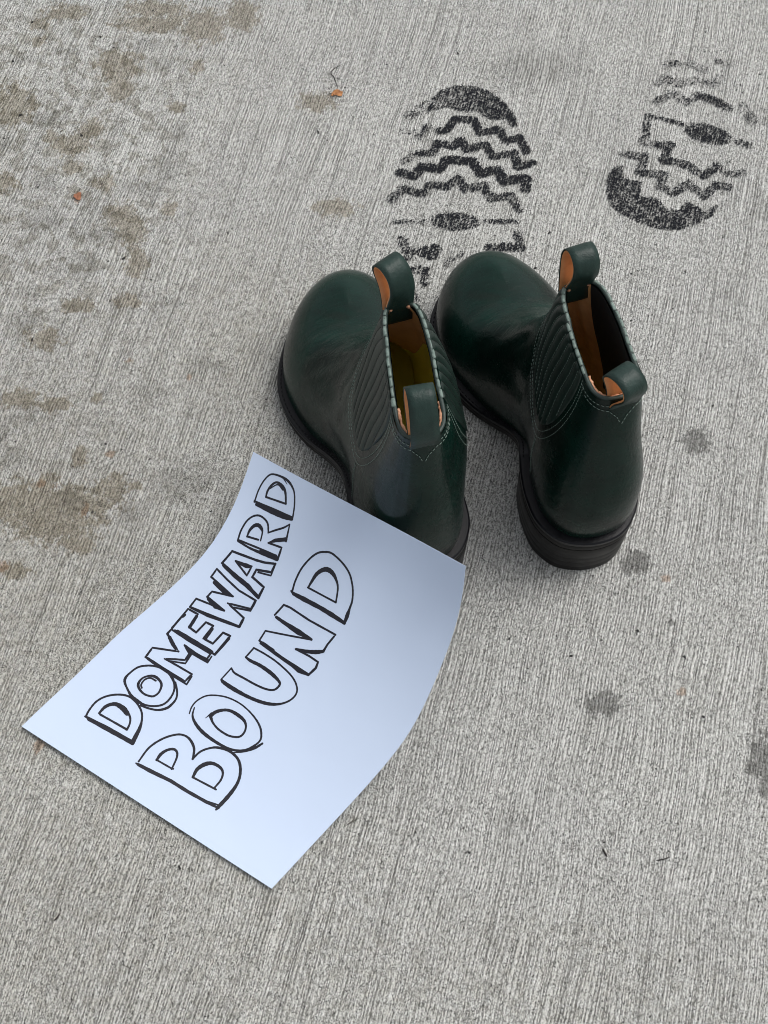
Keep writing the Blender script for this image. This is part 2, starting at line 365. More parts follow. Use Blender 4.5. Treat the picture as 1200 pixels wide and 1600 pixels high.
MARKER = [
  ["s", [[0.1354, 0.1162, 1.55], [0.1272, 0.1358, 1.55], [0.123, 0.1643, 1.55], [0.1332, 0.1897, 1.55], [0.1584, 0.2112, 1.55], [0.1882, 0.2224, 1.55], [0.2176, 0.2211, 1.55], [0.2448, 0.2139, 1.55], [0.2688, 0.2018, 1.55], [0.2878, 0.1837, 1.7], [0.3015, 0.163, 2.71], [0.3103, 0.1426, 3.25], [0.3191, 0.1224, 3.56]]],
  ["p", [[0.1365, 0.1152, 1.55], [0.2206, 0.1217, 1.7], [0.3084, 0.1242, 1.86]]],
  ["p", [[0.1327, 0.114, 1.08], [0.1437, 0.1145, 1.7], [0.1509, 0.1135, 2.63], [0.2358, 0.1176, 3.09], [0.2818, 0.1201, 3.09], [0.3213, 0.1205, 2.63]]],
  ["s", [[0.1606, 0.142, 1.7], [0.159, 0.1637, 2.47], [0.1669, 0.1786, 2.63], [0.1819, 0.1871, 3.09], [0.2106, 0.1866, 4.02], [0.2317, 0.1808, 3.56]]],
  ["s", [[0.229, 0.1858, 1.7], [0.2504, 0.1754, 1.55], [0.2644, 0.161, 1.55], [0.2724, 0.1439, 1.7]]],
  ["p", [[0.1661, 0.1403, 1.55], [0.2083, 0.1419, 1.55], [0.2724, 0.1439, 1.7]]],
  ["c", [[0.1357, 0.261, 2.17], [0.134, 0.2779, 1.55], [0.1405, 0.3042, 1.55], [0.1627, 0.3227, 1.55], [0.1904, 0.3329, 1.55], [0.2224, 0.3357, 1.86], [0.2498, 0.3297, 2.17], [0.2759, 0.3168, 1.7], [0.2941, 0.2982, 1.55], [0.3025, 0.2743, 1.55], [0.2991, 0.2519, 1.55], [0.2791, 0.2351, 1.55], [0.2513, 0.2255, 1.55], [0.2241, 0.2247, 2.47], [0.1958, 0.2282, 2.17], [0.1651, 0.2401, 1.55], [0.1453, 0.2501, 2.01]]],
  ["s", [[0.276, 0.32, 1.93], [0.3025, 0.3027, 1.55], [0.3188, 0.2832, 1.55], [0.3207, 0.2574, 1.93], [0.3126, 0.2426, 1.93], [0.2974, 0.231, 1.55], [0.2714, 0.223, 1.55], [0.2448, 0.2187, 1.55]]],
  ["c", [[0.1836, 0.2664, 2.17], [0.1802, 0.2839, 1.55], [0.1913, 0.2996, 1.55], [0.2089, 0.306, 2.17], [0.2309, 0.3035, 1.93], [0.2474, 0.295, 1.86], [0.2579, 0.2769, 1.55], [0.2568, 0.2619, 1.55], [0.2476, 0.2543, 1.55], [0.2241, 0.2503, 1.55], [0.199, 0.2556, 1.93]]],
  ["s", [[0.2033, 0.2612, 1.39], [0.193, 0.2684, 1.39], [0.1901, 0.2845, 1.39], [0.2001, 0.2964, 1.39], [0.2216, 0.2975, 1.39]]],
  ["p", [[0.1952, 0.4403, 1.55], [0.1228, 0.4445, 1.55], [0.125, 0.4274, 1.93], [0.2035, 0.3994, 1.55], [0.1264, 0.3719, 1.55], [0.1339, 0.3395, 1.86], [0.2202, 0.3377, 1.55], [0.2981, 0.3367, 1.55], [0.2973, 0.3634, 1.55], [0.2379, 0.3635, 1.55], [0.187, 0.3619, 1.24], [0.2143, 0.3753, 1.55], [0.2428, 0.3877, 1.55], [0.2366, 0.4093, 1.55], [0.2015, 0.4235, 1.55], [0.2497, 0.4197, 1.55], [0.2965, 0.4186, 1.7], [0.2918, 0.4391, 1.55], [0.1952, 0.4403, 1.55]]],
  ["p", [[0.1419, 0.4213, 2.78], [0.166, 0.4108, 3.09], [0.1893, 0.4017, 2.01]]],
  ["p", [[0.145, 0.339, 2.17], [0.1827, 0.3368, 2.63], [0.2378, 0.3344, 2.17], [0.31, 0.332, 1.39], [0.3022, 0.3579, 1.7]]],
  ["p", [[0.206, 0.4226, 2.01], [0.2365, 0.4158, 2.17], [0.2998, 0.4188, 2.78]]],
  ["p", [[0.2321, 0.4134, 1.55], [0.3076, 0.4132, 1.24], [0.3012, 0.4343, 1.24]]],
  ["p", [[0.2433, 0.4089, 1.86], [0.2529, 0.3801, 1.39], [0.2036, 0.3628, 1.24]]],
  ["p", [[0.1209, 0.4493, 1.93], [0.1086, 0.5194, 1.55], [0.1503, 0.5195, 1.7], [0.1641, 0.4745, 1.7], [0.1963, 0.4714, 1.7], [0.1944, 0.5105, 1.7], [0.2238, 0.5117, 1.7], [0.2318, 0.4667, 1.7], [0.2702, 0.4672, 1.7], [0.2685, 0.5083, 1.7], [0.2968, 0.5102, 1.7], [0.3052, 0.4429, 1.7], [0.1348, 0.4466, 1.7]]],
  ["p", [[0.1526, 0.5124, 2.63], [0.1641, 0.4762, 2.78]]],
  ["p", [[0.2287, 0.5019, 2.94], [0.2348, 0.471, 3.4]]],
  ["p", [[0.2989, 0.5018, 2.63], [0.3041, 0.4473, 2.01]]],
  ["p", [[0.145, 0.447, 3.09], [0.2154, 0.4445, 3.87], [0.29, 0.444, 3.25]]],
  ["p", [[0.1176, 0.4996, 2.01], [0.1169, 0.4923, 1.86]]],
  ["p", [[0.108, 0.5265, 1.55], [0.1022, 0.5565, 1.55], [0.1591, 0.5618, 1.55], [0.2146, 0.5648, 1.55]]],
  ["p", [[0.2146, 0.5648, 1.55], [0.1284, 0.5764, 1.7], [0.128, 0.5963, 1.55], [0.2032, 0.6121, 1.55], [0.0853, 0.6322, 1.7], [0.0815, 0.66, 1.55], [0.1406, 0.6469, 1.55], [0.2059, 0.635, 1.55], [0.2837, 0.6321, 1.55], [0.2866, 0.6046, 1.55], [0.2053, 0.5881, 1.55], [0.2899, 0.5729, 1.55], [0.2989, 0.5448, 1.55], [0.1787, 0.5337, 1.55], [0.1092, 0.5271, 1.55]]],
  ["p", [[0.1132, 0.5268, 1.86], [0.1814, 0.5311, 2.94], [0.2971, 0.5449, 2.17]]],
  ["p", [[0.1378, 0.5728, 2.94], [0.1782, 0.5645, 4.02], [0.215, 0.5644, 1.55]]],
  ["p", [[0.1101, 0.6225, 2.94], [0.1702, 0.6114, 3.4], [0.2019, 0.6115, 1.55]]],
  ["p", [[0.2911, 0.5681, 2.17], [0.2983, 0.5455, 2.17]]],
  ["p", [[0.2832, 0.6288, 2.32], [0.2913, 0.5997, 1.55], [0.2337, 0.5856, 1.39]]],
  ["p", [[0.0831, 0.6817, 1.86], [0.0889, 0.7243, 1.86], [0.1923, 0.733, 1.86], [0.2274, 0.7381, 1.86], [0.2679, 0.7486, 1.86], [0.2706, 0.7226, 1.86], [0.2136, 0.7097, 1.86], [0.2165, 0.6862, 1.86], [0.2775, 0.6758, 1.86], [0.2814, 0.646, 1.86], [0.2208, 0.6589, 1.86], [0.0831, 0.6817, 1.86]]],
  ["p", [[0.0939, 0.6779, 2.63], [0.1605, 0.6662, 3.56], [0.2217, 0.6579, 3.71], [0.2853, 0.6418, 2.01]]],
  ["p", [[0.2682, 0.7447, 1.7], [0.2757, 0.7137, 1.39], [0.2253, 0.7056, 1.39]]],
  ["p", [[0.2794, 0.6694, 1.39], [0.2857, 0.6414, 1.7]]],
  ["p", [[0.1231, 0.7045, 1.55], [0.1904, 0.7117, 1.55], [0.1947, 0.6828, 1.55], [0.1231, 0.7045, 1.55]]],
  ["p", [[0.1358, 0.7035, 2.01], [0.1719, 0.7066, 3.56], [0.1877, 0.7084, 1.86]]],
  ["s", [[0.0853, 0.7585, 1.55], [0.0772, 0.7862, 1.55], [0.0801, 0.8161, 1.55], [0.0944, 0.8361, 1.55], [0.1155, 0.847, 1.55], [0.1399, 0.8476, 1.55], [0.1663, 0.8393, 1.55], [0.1847, 0.8173, 1.39]]],
  ["s", [[0.184, 0.8165, 1.24], [0.2078, 0.8322, 1.55], [0.2367, 0.8496, 1.55], [0.2556, 0.8659, 1.08]]],
  ["p", [[0.2556, 0.8659, 1.08], [0.2614, 0.8396, 1.55], [0.2671, 0.8183, 1.55]]],
  ["p", [[0.2028, 0.7916, 1.08], [0.2248, 0.8067, 2.94], [0.2625, 0.8225, 3.25]]],
  ["p", [[0.2028, 0.7916, 1.55], [0.261, 0.7969, 1.55], [0.2673, 0.7619, 2.01]]],
  ["p", [[0.0859, 0.7601, 1.55], [0.1753, 0.7658, 1.55], [0.2556, 0.7693, 1.86]]],
  ["s", [[0.0874, 0.757, 1.55], [0.1446, 0.7548, 1.7], [0.2019, 0.7575, 2.47], [0.2669, 0.7609, 2.17]]],
  ["p", [[0.1893, 0.7584, 2.94], [0.2599, 0.7638, 3.4]]],
  ["s", [[0.1115, 0.7794, 1.24], [0.1094, 0.7982, 2.17], [0.1176, 0.8154, 2.78], [0.133, 0.8226, 2.94], [0.1506, 0.8185, 2.63], [0.1612, 0.8102, 1.39], [0.1698, 0.787, 1.24]]],
  ["p", [[0.111, 0.7801, 1.55], [0.1602, 0.7864, 1.55]]],
  ["s", [[0.0785, 0.8756, 1.39], [0.078, 0.9085, 1.39], [0.0862, 0.9389, 1.39], [0.1036, 0.9632, 1.39], [0.125, 0.9723, 1.39], [0.1622, 0.9762, 1.7], [0.1932, 0.9745, 2.01], [0.2191, 0.965, 1.7], [0.2364, 0.9504, 1.39], [0.2507, 0.9197, 1.39], [0.2596, 0.8823, 1.39]]],
  ["p", [[0.1718, 0.9742, 1.08], [0.1937, 0.9646, 0.46]]],
  ["p", [[0.0772, 0.8778, 1.55], [0.1766, 0.8836, 1.55], [0.2574, 0.8866, 1.55]]],
  ["s", [[0.0908, 0.8726, 2.47], [0.1648, 0.8748, 3.71], [0.2211, 0.8775, 3.56], [0.2578, 0.8817, 2.47]]],
  ["s", [[0.1192, 0.9036, 1.55], [0.1177, 0.9209, 1.86], [0.1279, 0.9417, 2.01], [0.1466, 0.9555, 1.7], [0.1737, 0.9529, 2.78], [0.1949, 0.9424, 2.17], [0.2128, 0.9127, 1.55]]],
  ["s", [[0.1249, 0.9307, 1.08], [0.1533, 0.9508, 1.08], [0.182, 0.9446, 1.39]]],
  ["p", [[0.1192, 0.9036, 1.55], [0.2128, 0.9127, 1.55]]],
  ["s", [[0.381, 0.0889, 1.35], [0.3727, 0.1348, 1.55], [0.3845, 0.1747, 1.55], [0.409, 0.2032, 1.55], [0.4337, 0.2119, 1.55], [0.4589, 0.2084, 1.93], [0.4866, 0.1948, 1.93], [0.5082, 0.1703, 1.55]]],
  ["s", [[0.5074, 0.1699, 1.55], [0.509, 0.1976, 1.55], [0.5265, 0.2207, 1.55], [0.5478, 0.2324, 1.93], [0.5795, 0.2384, 1.93], [0.6134, 0.2342, 1.93], [0.639, 0.2218, 2.13], [0.6618, 0.2005, 2.13], [0.6767, 0.175, 2.32], [0.6836, 0.1414, 2.9], [0.6853, 0.1015, 2.71], [0.6858, 0.0914, 1.45]]],
  ["p", [[0.3784, 0.0816, 0.97], [0.3889, 0.0818, 2.32], [0.437, 0.0849, 2.9], [0.5068, 0.0912, 2.51], [0.5744, 0.0915, 2.51], [0.6467, 0.0947, 2.32], [0.6891, 0.098, 1.45]]],
  ["p", [[0.6441, 0.097, 1.16], [0.6854, 0.1052, 1.16]]],
  ["s", [[0.4217, 0.1178, 1.93], [0.4177, 0.1369, 2.42], [0.4235, 0.1549, 1.93], [0.4375, 0.1655, 1.93], [0.4534, 0.1628, 1.74], [0.4665, 0.1489, 1.55], [0.4808, 0.1185, 1.35]]],
  ["p", [[0.4217, 0.1178, 1.35], [0.4795, 0.1197, 1.35], [0.4842, 0.1212, 1.35]]],
  ["s", [[0.5522, 0.1301, 1.93], [0.5439, 0.1539, 2.71], [0.5507, 0.1749, 3.09], [0.5666, 0.1875, 2.51], [0.594, 0.1894, 2.13], [0.6142, 0.1817, 1.74], [0.6273, 0.1626, 1.55], [0.6306, 0.1343, 1.35]]],
  ["p", [[0.5514, 0.1296, 1.45], [0.6384, 0.1349, 1.45]]],
  ["s", [[0.3887, 0.268, 0.93], [0.3783, 0.2873, 1.16], [0.3767, 0.3083, 1.16], [0.387, 0.3311, 1.16], [0.4091, 0.346, 1.16], [0.4418, 0.3572, 1.16], [0.4816, 0.3615, 1.16], [0.5221, 0.3584, 1.16], [0.5664, 0.3483, 1.39], [0.6016, 0.3337, 1.55], [0.6243, 0.3156, 1.55], [0.6316, 0.3014, 1.39], [0.6287, 0.2848, 1.55], [0.6179, 0.2632, 1.86], [0.5929, 0.2487, 1.7], [0.5602, 0.2415, 1.93], [0.5138, 0.2405, 2.32], [0.4652, 0.2447, 2.63], [0.427, 0.2547, 2.17], [0.4012, 0.2686, 1.55], [0.3869, 0.2889, 0.93]]],
  ["s", [[0.6441, 0.3006, 1.55], [0.6348, 0.279, 2.01], [0.6152, 0.2563, 1.39], [0.5938, 0.2416, 0.77]]],
  ["c", [[0.4492, 0.2932, 2.63], [0.4519, 0.3085, 2.63], [0.4668, 0.3236, 2.17], [0.4859, 0.3313, 2.17], [0.5157, 0.332, 2.63], [0.5447, 0.3276, 2.17], [0.5632, 0.3162, 1.55], [0.5727, 0.3, 1.55], [0.571, 0.2854, 1.55], [0.5566, 0.2767, 1.55], [0.5347, 0.2718, 1.55], [0.4998, 0.2728, 1.55], [0.4723, 0.2794, 1.55], [0.4559, 0.2875, 2.17]]],
  ["p", [[0.4403, 0.2806, 0.46], [0.4441, 0.2997, 1.55]]],
  ["p", [[0.3849, 0.3946, 1.16], [0.3824, 0.4334, 1.16]]],
  ["s", [[0.3824, 0.4334, 1.16], [0.4029, 0.4262, 1.55], [0.4411, 0.4266, 1.55], [0.4833, 0.4272, 1.55], [0.5222, 0.4309, 1.55], [0.5464, 0.4406, 1.55], [0.5491, 0.4592, 1.74], [0.5361, 0.4679, 2.13], [0.4983, 0.4757, 2.9], [0.4516, 0.4792, 2.61], [0.4141, 0.4777, 2.32], [0.3924, 0.4797, 1.55]]],
  ["p", [[0.3918, 0.4803, 1.35], [0.391, 0.5131, 1.35]]],
  ["s", [[0.391, 0.5131, 1.35], [0.4389, 0.5134, 1.35], [0.4901, 0.5098, 1.35], [0.552, 0.4988, 1.35], [0.5905, 0.4838, 1.35], [0.6118, 0.4644, 1.35], [0.6137, 0.441, 1.35], [0.5988, 0.4181, 1.55], [0.5727, 0.4025, 2.32], [0.5398, 0.3935, 2.51], [0.4946, 0.3881, 2.51], [0.4406, 0.3867, 3.09], [0.3999, 0.3886, 2.71], [0.3865, 0.3914, 1.74]]],
  ["p", [[0.3745, 0.6216, 1.55], [0.3807, 0.6583, 1.55], [0.407, 0.66, 1.55], [0.4946, 0.6535, 1.55], [0.6059, 0.6521, 1.55], [0.5991, 0.6188, 1.55], [0.5995, 0.5967, 1.93]]],
  ["s", [[0.6002, 0.597, 2.13], [0.5814, 0.5867, 3.09], [0.5547, 0.5766, 2.71], [0.5133, 0.5665, 1.74]]],
  ["p", [[0.5133, 0.5665, 1.55], [0.5672, 0.5673, 1.55], [0.6052, 0.5646, 1.55], [0.6109, 0.5477, 1.93], [0.6043, 0.5215, 1.74]]],
  ["p", [[0.3883, 0.5384, 1.55], [0.4902, 0.5283, 1.64], [0.6032, 0.5228, 1.74]]],
  ["p", [[0.3977, 0.5334, 1.55], [0.4702, 0.5264, 1.55], [0.5406, 0.5207, 1.55], [0.5687, 0.5158, 1.55], [0.6047, 0.521, 1.55]]],
  ["p", [[0.4032, 0.5368, 2.51], [0.4509, 0.5329, 2.51]]],
  ["p", [[0.5298, 0.523, 2.51], [0.5823, 0.5221, 2.32]]],
  ["p", [[0.3883, 0.5384, 1.35], [0.3833, 0.5704, 1.35], [0.4674, 0.5911, 1.35], [0.5402, 0.6098, 1.55]]],
  ["p", [[0.3842, 0.6184, 2.32], [0.419, 0.6152, 2.71], [0.4811, 0.6111, 4.25], [0.5402, 0.6098, 1.93]]],
  ["s", [[0.38, 0.7032, 1.55], [0.3708, 0.7322, 1.55], [0.3704, 0.7692, 1.55], [0.3852, 0.8055, 1.55], [0.4063, 0.8292, 1.55], [0.4307, 0.8408, 1.55], [0.4621, 0.8468, 1.55], [0.514, 0.8366, 1.55], [0.5533, 0.8199, 1.55], [0.5779, 0.7982, 1.55], [0.593, 0.7782, 1.55], [0.6047, 0.7542, 1.55], [0.6078, 0.7322, 1.86], [0.6111, 0.7129, 3.09], [0.6149, 0.6906, 2.01]]],
  ["p", [[0.3754, 0.702, 1.24], [0.39, 0.6982, 2.63], [0.4312, 0.6981, 3.56], [0.5054, 0.698, 3.25], [0.5586, 0.6955, 3.56], [0.6141, 0.6916, 2.63]]],
  ["s", [[0.4279, 0.7318, 1.39], [0.4296, 0.7508, 2.17], [0.4347, 0.7757, 2.94], [0.4501, 0.7933, 3.25], [0.4687, 0.8009, 3.71], [0.4932, 0.7979, 3.25], [0.5175, 0.7848, 2.01], [0.5341, 0.7674, 1.55], [0.5501, 0.7305, 1.39]]],
  ["p", [[0.4261, 0.7317, 1.39], [0.5501, 0.7305, 1.39]]],
]
PRINTS = [
 [
  ["poly", "toe_patch", 0.0, 0.72, [[0.0396, 0.8776], [0.0389, 0.8886], [0.0493, 0.9037], [0.0636, 0.9108], [0.0824, 0.9108], [0.0979, 0.9037], [0.1099, 0.8916], [0.1186, 0.8756], [0.1216, 0.8638], [0.1166, 0.8618], [0.1107, 0.8717], [0.0968, 0.8707], [0.0892, 0.8756], [0.0847, 0.8816], [0.0753, 0.8806], [0.0661, 0.8826], [0.0568, 0.8856], [0.0458, 0.8816]]],
  ["line", "toe_patch", 11.2, 0.28, [[0.0233, 0.8756], [0.0397, 0.8886]]],
  ["line", "tread_bar", 7.84, 0.95, [[0.0501, 0.8579], [0.0571, 0.8598], [0.0643, 0.8717], [0.0813, 0.8707], [0.087, 0.8559], [0.0948, 0.8579], [0.1041, 0.8598], [0.1098, 0.8462], [0.1222, 0.8501], [0.1277, 0.8345]]],
  ["line", "tread_bar", 8.96, 0.42, [[0.0323, 0.852], [0.0394, 0.8618]]],
  ["line", "tread_bar", 5.6, 0.25, [[0.0162, 0.8579], [0.0316, 0.8559]]],
  ["line", "tread_bar", 7.84, 0.85, [[0.0313, 0.8326], [0.0436, 0.8326], [0.0483, 0.8442], [0.0621, 0.8403], [0.0691, 0.8481], [0.0742, 0.8365], [0.0912, 0.8423], [0.0969, 0.8288], [0.1169, 0.8326], [0.1194, 0.8173], [0.1317, 0.8211]]],
  ["line", "tread_bar", 7.09, 0.4, [[0.0175, 0.823], [0.0298, 0.8326]]],
  ["line", "tread_bar", 9.33, 0.95, [[0.0144, 0.8106], [0.0265, 0.8068], [0.0342, 0.8173], [0.0494, 0.8144], [0.0556, 0.8249], [0.0785, 0.824], [0.0857, 0.8097], [0.101, 0.8144], [0.1066, 0.8002], [0.1188, 0.804], [0.1264, 0.804], [0.1251, 0.7927]]],
  ["line", "tread_bar", 8.21, 0.7, [[0.0173, 0.7927], [0.0339, 0.7871], [0.0415, 0.7983], [0.0551, 0.7946], [0.0658, 0.804], [0.0716, 0.7927], [0.0883, 0.7964], [0.0939, 0.7824], [0.112, 0.7852], [0.1182, 0.7704]]],
  ["line", "tread_bar", 9.33, 0.55, [[0.0068, 0.7815], [0.0181, 0.7927]]],
  ["ell", "waist_oval", 0.0, 0.68, [[0.0618, 0.7575], [0.0834, 0.756], [0.0623, 0.767]]],
  ["line", "tread_bar", 4.85, 0.4, [[0.0089, 0.7575], [0.035, 0.7575]]],
  ["line", "tread_bar", 4.85, 0.6, [[0.0886, 0.7575], [0.1154, 0.7575]]],
  ["line", "tread_bar", 7.84, 0.7, [[0.0158, 0.7384], [0.0184, 0.7267]]],
  ["line", "tread_bar", 7.47, 0.55, [[0.0198, 0.7196], [0.0273, 0.7267]]],
  ["line", "tread_bar", 11.57, 0.8, [[0.0346, 0.7249], [0.0442, 0.7276], [0.0412, 0.7222]]],
  ["line", "tread_bar", 8.59, 0.75, [[0.0907, 0.7294], [0.1069, 0.7303], [0.118, 0.7294]]],
  ["line", "tread_bar", 8.21, 0.7, [[0.1161, 0.7438], [0.1173, 0.7303]]],
  ["line", "tread_bar", 8.59, 0.5, [[0.0183, 0.7036], [0.0307, 0.7072]]],
  ["line", "tread_bar", 7.09, 0.75, [[0.0361, 0.7054], [0.0349, 0.6931]]],
  ["line", "tread_bar", 5.6, 0.5, [[0.0261, 0.6809], [0.0289, 0.6766]]],
  ["line", "tread_bar", 5.6, 0.4, [[0.0535, 0.7125], [0.058, 0.7178]]],
  ["line", "tread_bar", 4.48, 0.6, [[0.0647, 0.7214], [0.0669, 0.7231]]],
 ],
 [
  ["poly", "toe_patch", 0.0, 0.66, [[0.1963, 0.7899], [0.1989, 0.8075], [0.2053, 0.8182], [0.2118, 0.8182], [0.2128, 0.804], [0.2282, 0.8004], [0.2255, 0.7846], [0.2395, 0.7829], [0.247, 0.7724], [0.2579, 0.769], [0.2659, 0.7794], [0.2753, 0.7742], [0.2788, 0.7672], [0.2937, 0.7759], [0.2869, 0.7638], [0.2734, 0.7552], [0.2575, 0.7484], [0.2395, 0.7492], [0.2232, 0.7552], [0.2072, 0.7655], [0.1981, 0.7759]]],
  ["line", "tread_bar", 8.05, 0.62, [[0.2148, 0.8308], [0.2333, 0.829], [0.2269, 0.8111], [0.2487, 0.8084], [0.2433, 0.7951], [0.2554, 0.7881], [0.2691, 0.7987], [0.2819, 0.7846], [0.293, 0.7969], [0.3042, 0.7951]]],
  ["line", "tread_bar", 6.65, 0.5, [[0.2398, 0.8748], [0.2346, 0.8453]]],
  ["line", "tread_bar", 8.4, 0.72, [[0.2472, 0.8417], [0.2573, 0.8417], [0.2494, 0.8245], [0.2641, 0.8218], [0.2709, 0.8182], [0.2841, 0.8075], [0.2966, 0.8182]]],
  ["line", "tread_bar", 7.7, 0.42, [[0.2317, 0.8453], [0.2472, 0.8417]]],
  ["line", "tread_bar", 8.05, 0.42, [[0.2966, 0.8182], [0.3071, 0.8093], [0.3186, 0.8111]]],
  ["line", "tread_bar", 4.9, 0.6, [[0.2413, 0.8748], [0.2555, 0.8711], [0.2695, 0.8655]]],
  ["ell", "waist_oval", 0.0, 0.72, [[0.2923, 0.8545], [0.3122, 0.8471], [0.2959, 0.8651]]],
  ["line", "tread_bar", 8.4, 0.42, [[0.2485, 0.8916], [0.264, 0.901], [0.2763, 0.8916], [0.2887, 0.8991]]],
  ["line", "tread_bar", 9.45, 0.68, [[0.2887, 0.8991], [0.3013, 0.8935], [0.3136, 0.885]]],
  ["line", "tread_bar", 8.4, 0.4, [[0.2519, 0.9143], [0.2583, 0.9201], [0.2723, 0.9124]]],
  ["line", "tread_bar", 7.7, 0.28, [[0.2723, 0.9124], [0.2876, 0.9182], [0.3032, 0.9124], [0.3099, 0.9201]]],
  ["line", "tread_bar", 7.7, 0.3, [[0.2611, 0.9365], [0.2821, 0.9384], [0.2961, 0.9297]]],
  ["line", "tread_bar", 7.35, 0.42, [[0.3104, 0.9394], [0.319, 0.9365]]],
  ["line", "tread_bar", 6.65, 0.5, [[0.3181, 0.8453], [0.3277, 0.8417]]],
  ["line", "tread_bar", 10.5, 0.2, [[0.3268, 0.886], [0.3337, 0.8692]]],
 ],
]
STAINS = [["t", -0.3024, 1.0018, 0.0171, 0.0085], ["t", -0.2163, 1.0054, 0.0262, 0.0097], ["t", -0.2172, 0.9867, 0.0305, 0.009], ["t", -0.1696, 0.9837, 0.0192, 0.0186], ["t", -0.2471, 0.9365, 0.0189, 0.0175], ["t", -0.2426, 0.9091, 0.011, 0.0143], ["t", -0.3373, 0.8879, 0.0164, 0.0212], ["t", -0.2805, 0.8435, 0.0151, 0.011], ["t", -0.3007, 0.8517, 0.0061, 0.0066], ["t", -0.2647, 0.86, 0.0098, 0.0111], ["t", -0.2779, 0.8165, 0.0081, 0.0059], ["t", -0.2498, 0.8005, 0.0102, 0.0074], ["t", -0.3359, 0.8005, 0.0106, 0.0091], ["t", -0.1894, 0.7716, 0.0063, 0.0078], ["t", -0.2309, 0.7638, 0.0126, 0.013], ["t", -0.2192, 0.7484, 0.0104, 0.0167], ["t", -0.2125, 0.7143, 0.0087, 0.013], ["t", -0.1735, 0.9336, 0.0053, 0.0081], ["t", -0.1893, 0.885, 0.007, 0.0062], ["t", -0.2839, 0.6378, 0.0124, 0.01], ["t", -0.2177, 0.6761, 0.0106, 0.0068], ["t", -0.2578, 0.6701, 0.0126, 0.0068], ["t", -0.3246, 0.9643, 0.0067, 0.006], ["t", -0.3257, 0.9852, 0.009, 0.006], ["t", -0.134, 0.9987, 0.0136, 0.0182], ["g", -0.2523, 0.769, 0.0109, 0.0083], ["g", -0.2606, 0.7106, 0.0154, 0.0105], ["g", -0.2243, 0.9599, 0.0123, 0.0074], ["g", -0.2933, 0.7587, 0.0157, 0.0098], ["g", -0.3401, 0.8462, 0.0073, 0.0094], ["g", -0.3008, 0.8739, 0.0074, 0.0067], ["g", -0.291, 0.9777, 0.005, 0.0036], ["g", -0.1926, 0.8191, 0.0139, 0.0135], ["g", -0.1841, 0.8545, 0.0087, 0.0083], ["g", -0.3028, 0.6545, 0.0125, 0.0101], ["g", -0.2143, 0.7952, 0.0132, 0.0085], ["g", -0.3019, 0.6834, 0.0092, 0.0059], ["g", -0.2976, 0.9525, 0.0134, 0.0035], ["g", -0.3345, 0.9423, 0.0134, 0.0059], ["g", -0.247, 0.9628, 0.0045, 0.0053], ["g", -0.145, 0.6098, 0.0119, 0.0069], ["g", -0.2417, 0.7433, 0.0188, 0.0061], ["g", -0.2048, 0.9365, 0.0134, 0.0058], ["g", -0.3158, 0.8711, 0.0087, 0.0067], ["g", -0.2998, 0.8005, 0.0085, 0.008], ["g", -0.1789, 0.6737, 0.0102, 0.0049], ["g", -0.1923, 0.6616, 0.004, 0.0048], ["t", -0.2967, 0.5795, 0.0126, 0.0081], ["g", -0.2916, 0.5645, 0.0142, 0.008], ["g", -0.3107, 0.5496, 0.0059, 0.0123], ["t", -0.2699, 0.5735, 0.0125, 0.007], ["t", -0.2812, 0.4844, 0.0337, 0.016], ["t", -0.2477, 0.4863, 0.0354, 0.0132], ["t", -0.2574, 0.4659, 0.0318, 0.0139], ["t", -0.2391, 0.4494, 0.0133, 0.0064], ["t", -0.2673, 0.5052, 0.0076, 0.0048], ["t", -0.2147, 0.4957, 0.0118, 0.0114], ["r", -0.2729, 0.5023, 0.0027, 0.0025], ["r", -0.26, 0.4999, 0.0027, 0.0023], ["r", -0.2352, 0.4788, 0.0024, 0.006], ["r", -0.2123, 0.6162, 0.003, 0.0019], ["r", -0.1618, 0.5997, 0.0028, 0.0025], ["r", -0.2958, 0.4295, 0.0056, 0.004], ["t", -0.2808, 0.637, 0.008, 0.0072], ["t", -0.235, 0.5815, 0.0047, 0.0044], ["t", -0.2446, 0.5263, 0.0055, 0.0081], ["r", -0.2192, 0.5292, 0.0027, 0.0031], ["g", -0.2495, 0.4882, 0.0088, 0.0079], ["g", -0.143, 0.61, 0.0097, 0.0051], ["g", -0.1134, 0.5385, 0.0028, 0.0021], ["t", -0.1966, 0.5014, 0.0051, 0.003], ["g", -0.2977, 0.5263, 0.0103, 0.007], ["g", -0.1926, 0.5875, 0.0105, 0.0081], ["g", -0.1995, 0.4733, 0.0067, 0.0112], ["g", -0.1611, 0.5033, 0.0204, 0.0152], ["t", -0.2863, 0.4259, 0.0115, 0.0054], ["d", 0.2514, 0.541, 0.0098, 0.0094], ["d", 0.1955, 0.4331, 0.0089, 0.0086], ["d", 0.1621, 0.3188, 0.0118, 0.0084], ["d", 0.2783, 0.274, 0.0111, 0.021], ["d", 0.2185, 0.3845, 0.0029, 0.0026], ["g", 0.0911, 0.2321, 0.0073, 0.0064], ["r", -0.252, 0.2883, 0.0037, 0.0039], ["r", -0.2695, 0.7843, 0.0028, 0.0049], ["g", 0.1423, 0.9336, 0.0356, 0.0201], ["g", 0.3336, 0.769, 0.0084, 0.0139], ["t", -0.0421, 0.7724, 0.0168, 0.0083], ["t", -0.0614, 0.8916, 0.0146, 0.0105], ["r", 0.2167, 0.4197, 0.0034, 0.0027], ["r", 0.2212, 0.3292, 0.0028, 0.0025], ["g", 0.3433, 0.8766, 0.0116, 0.009]]

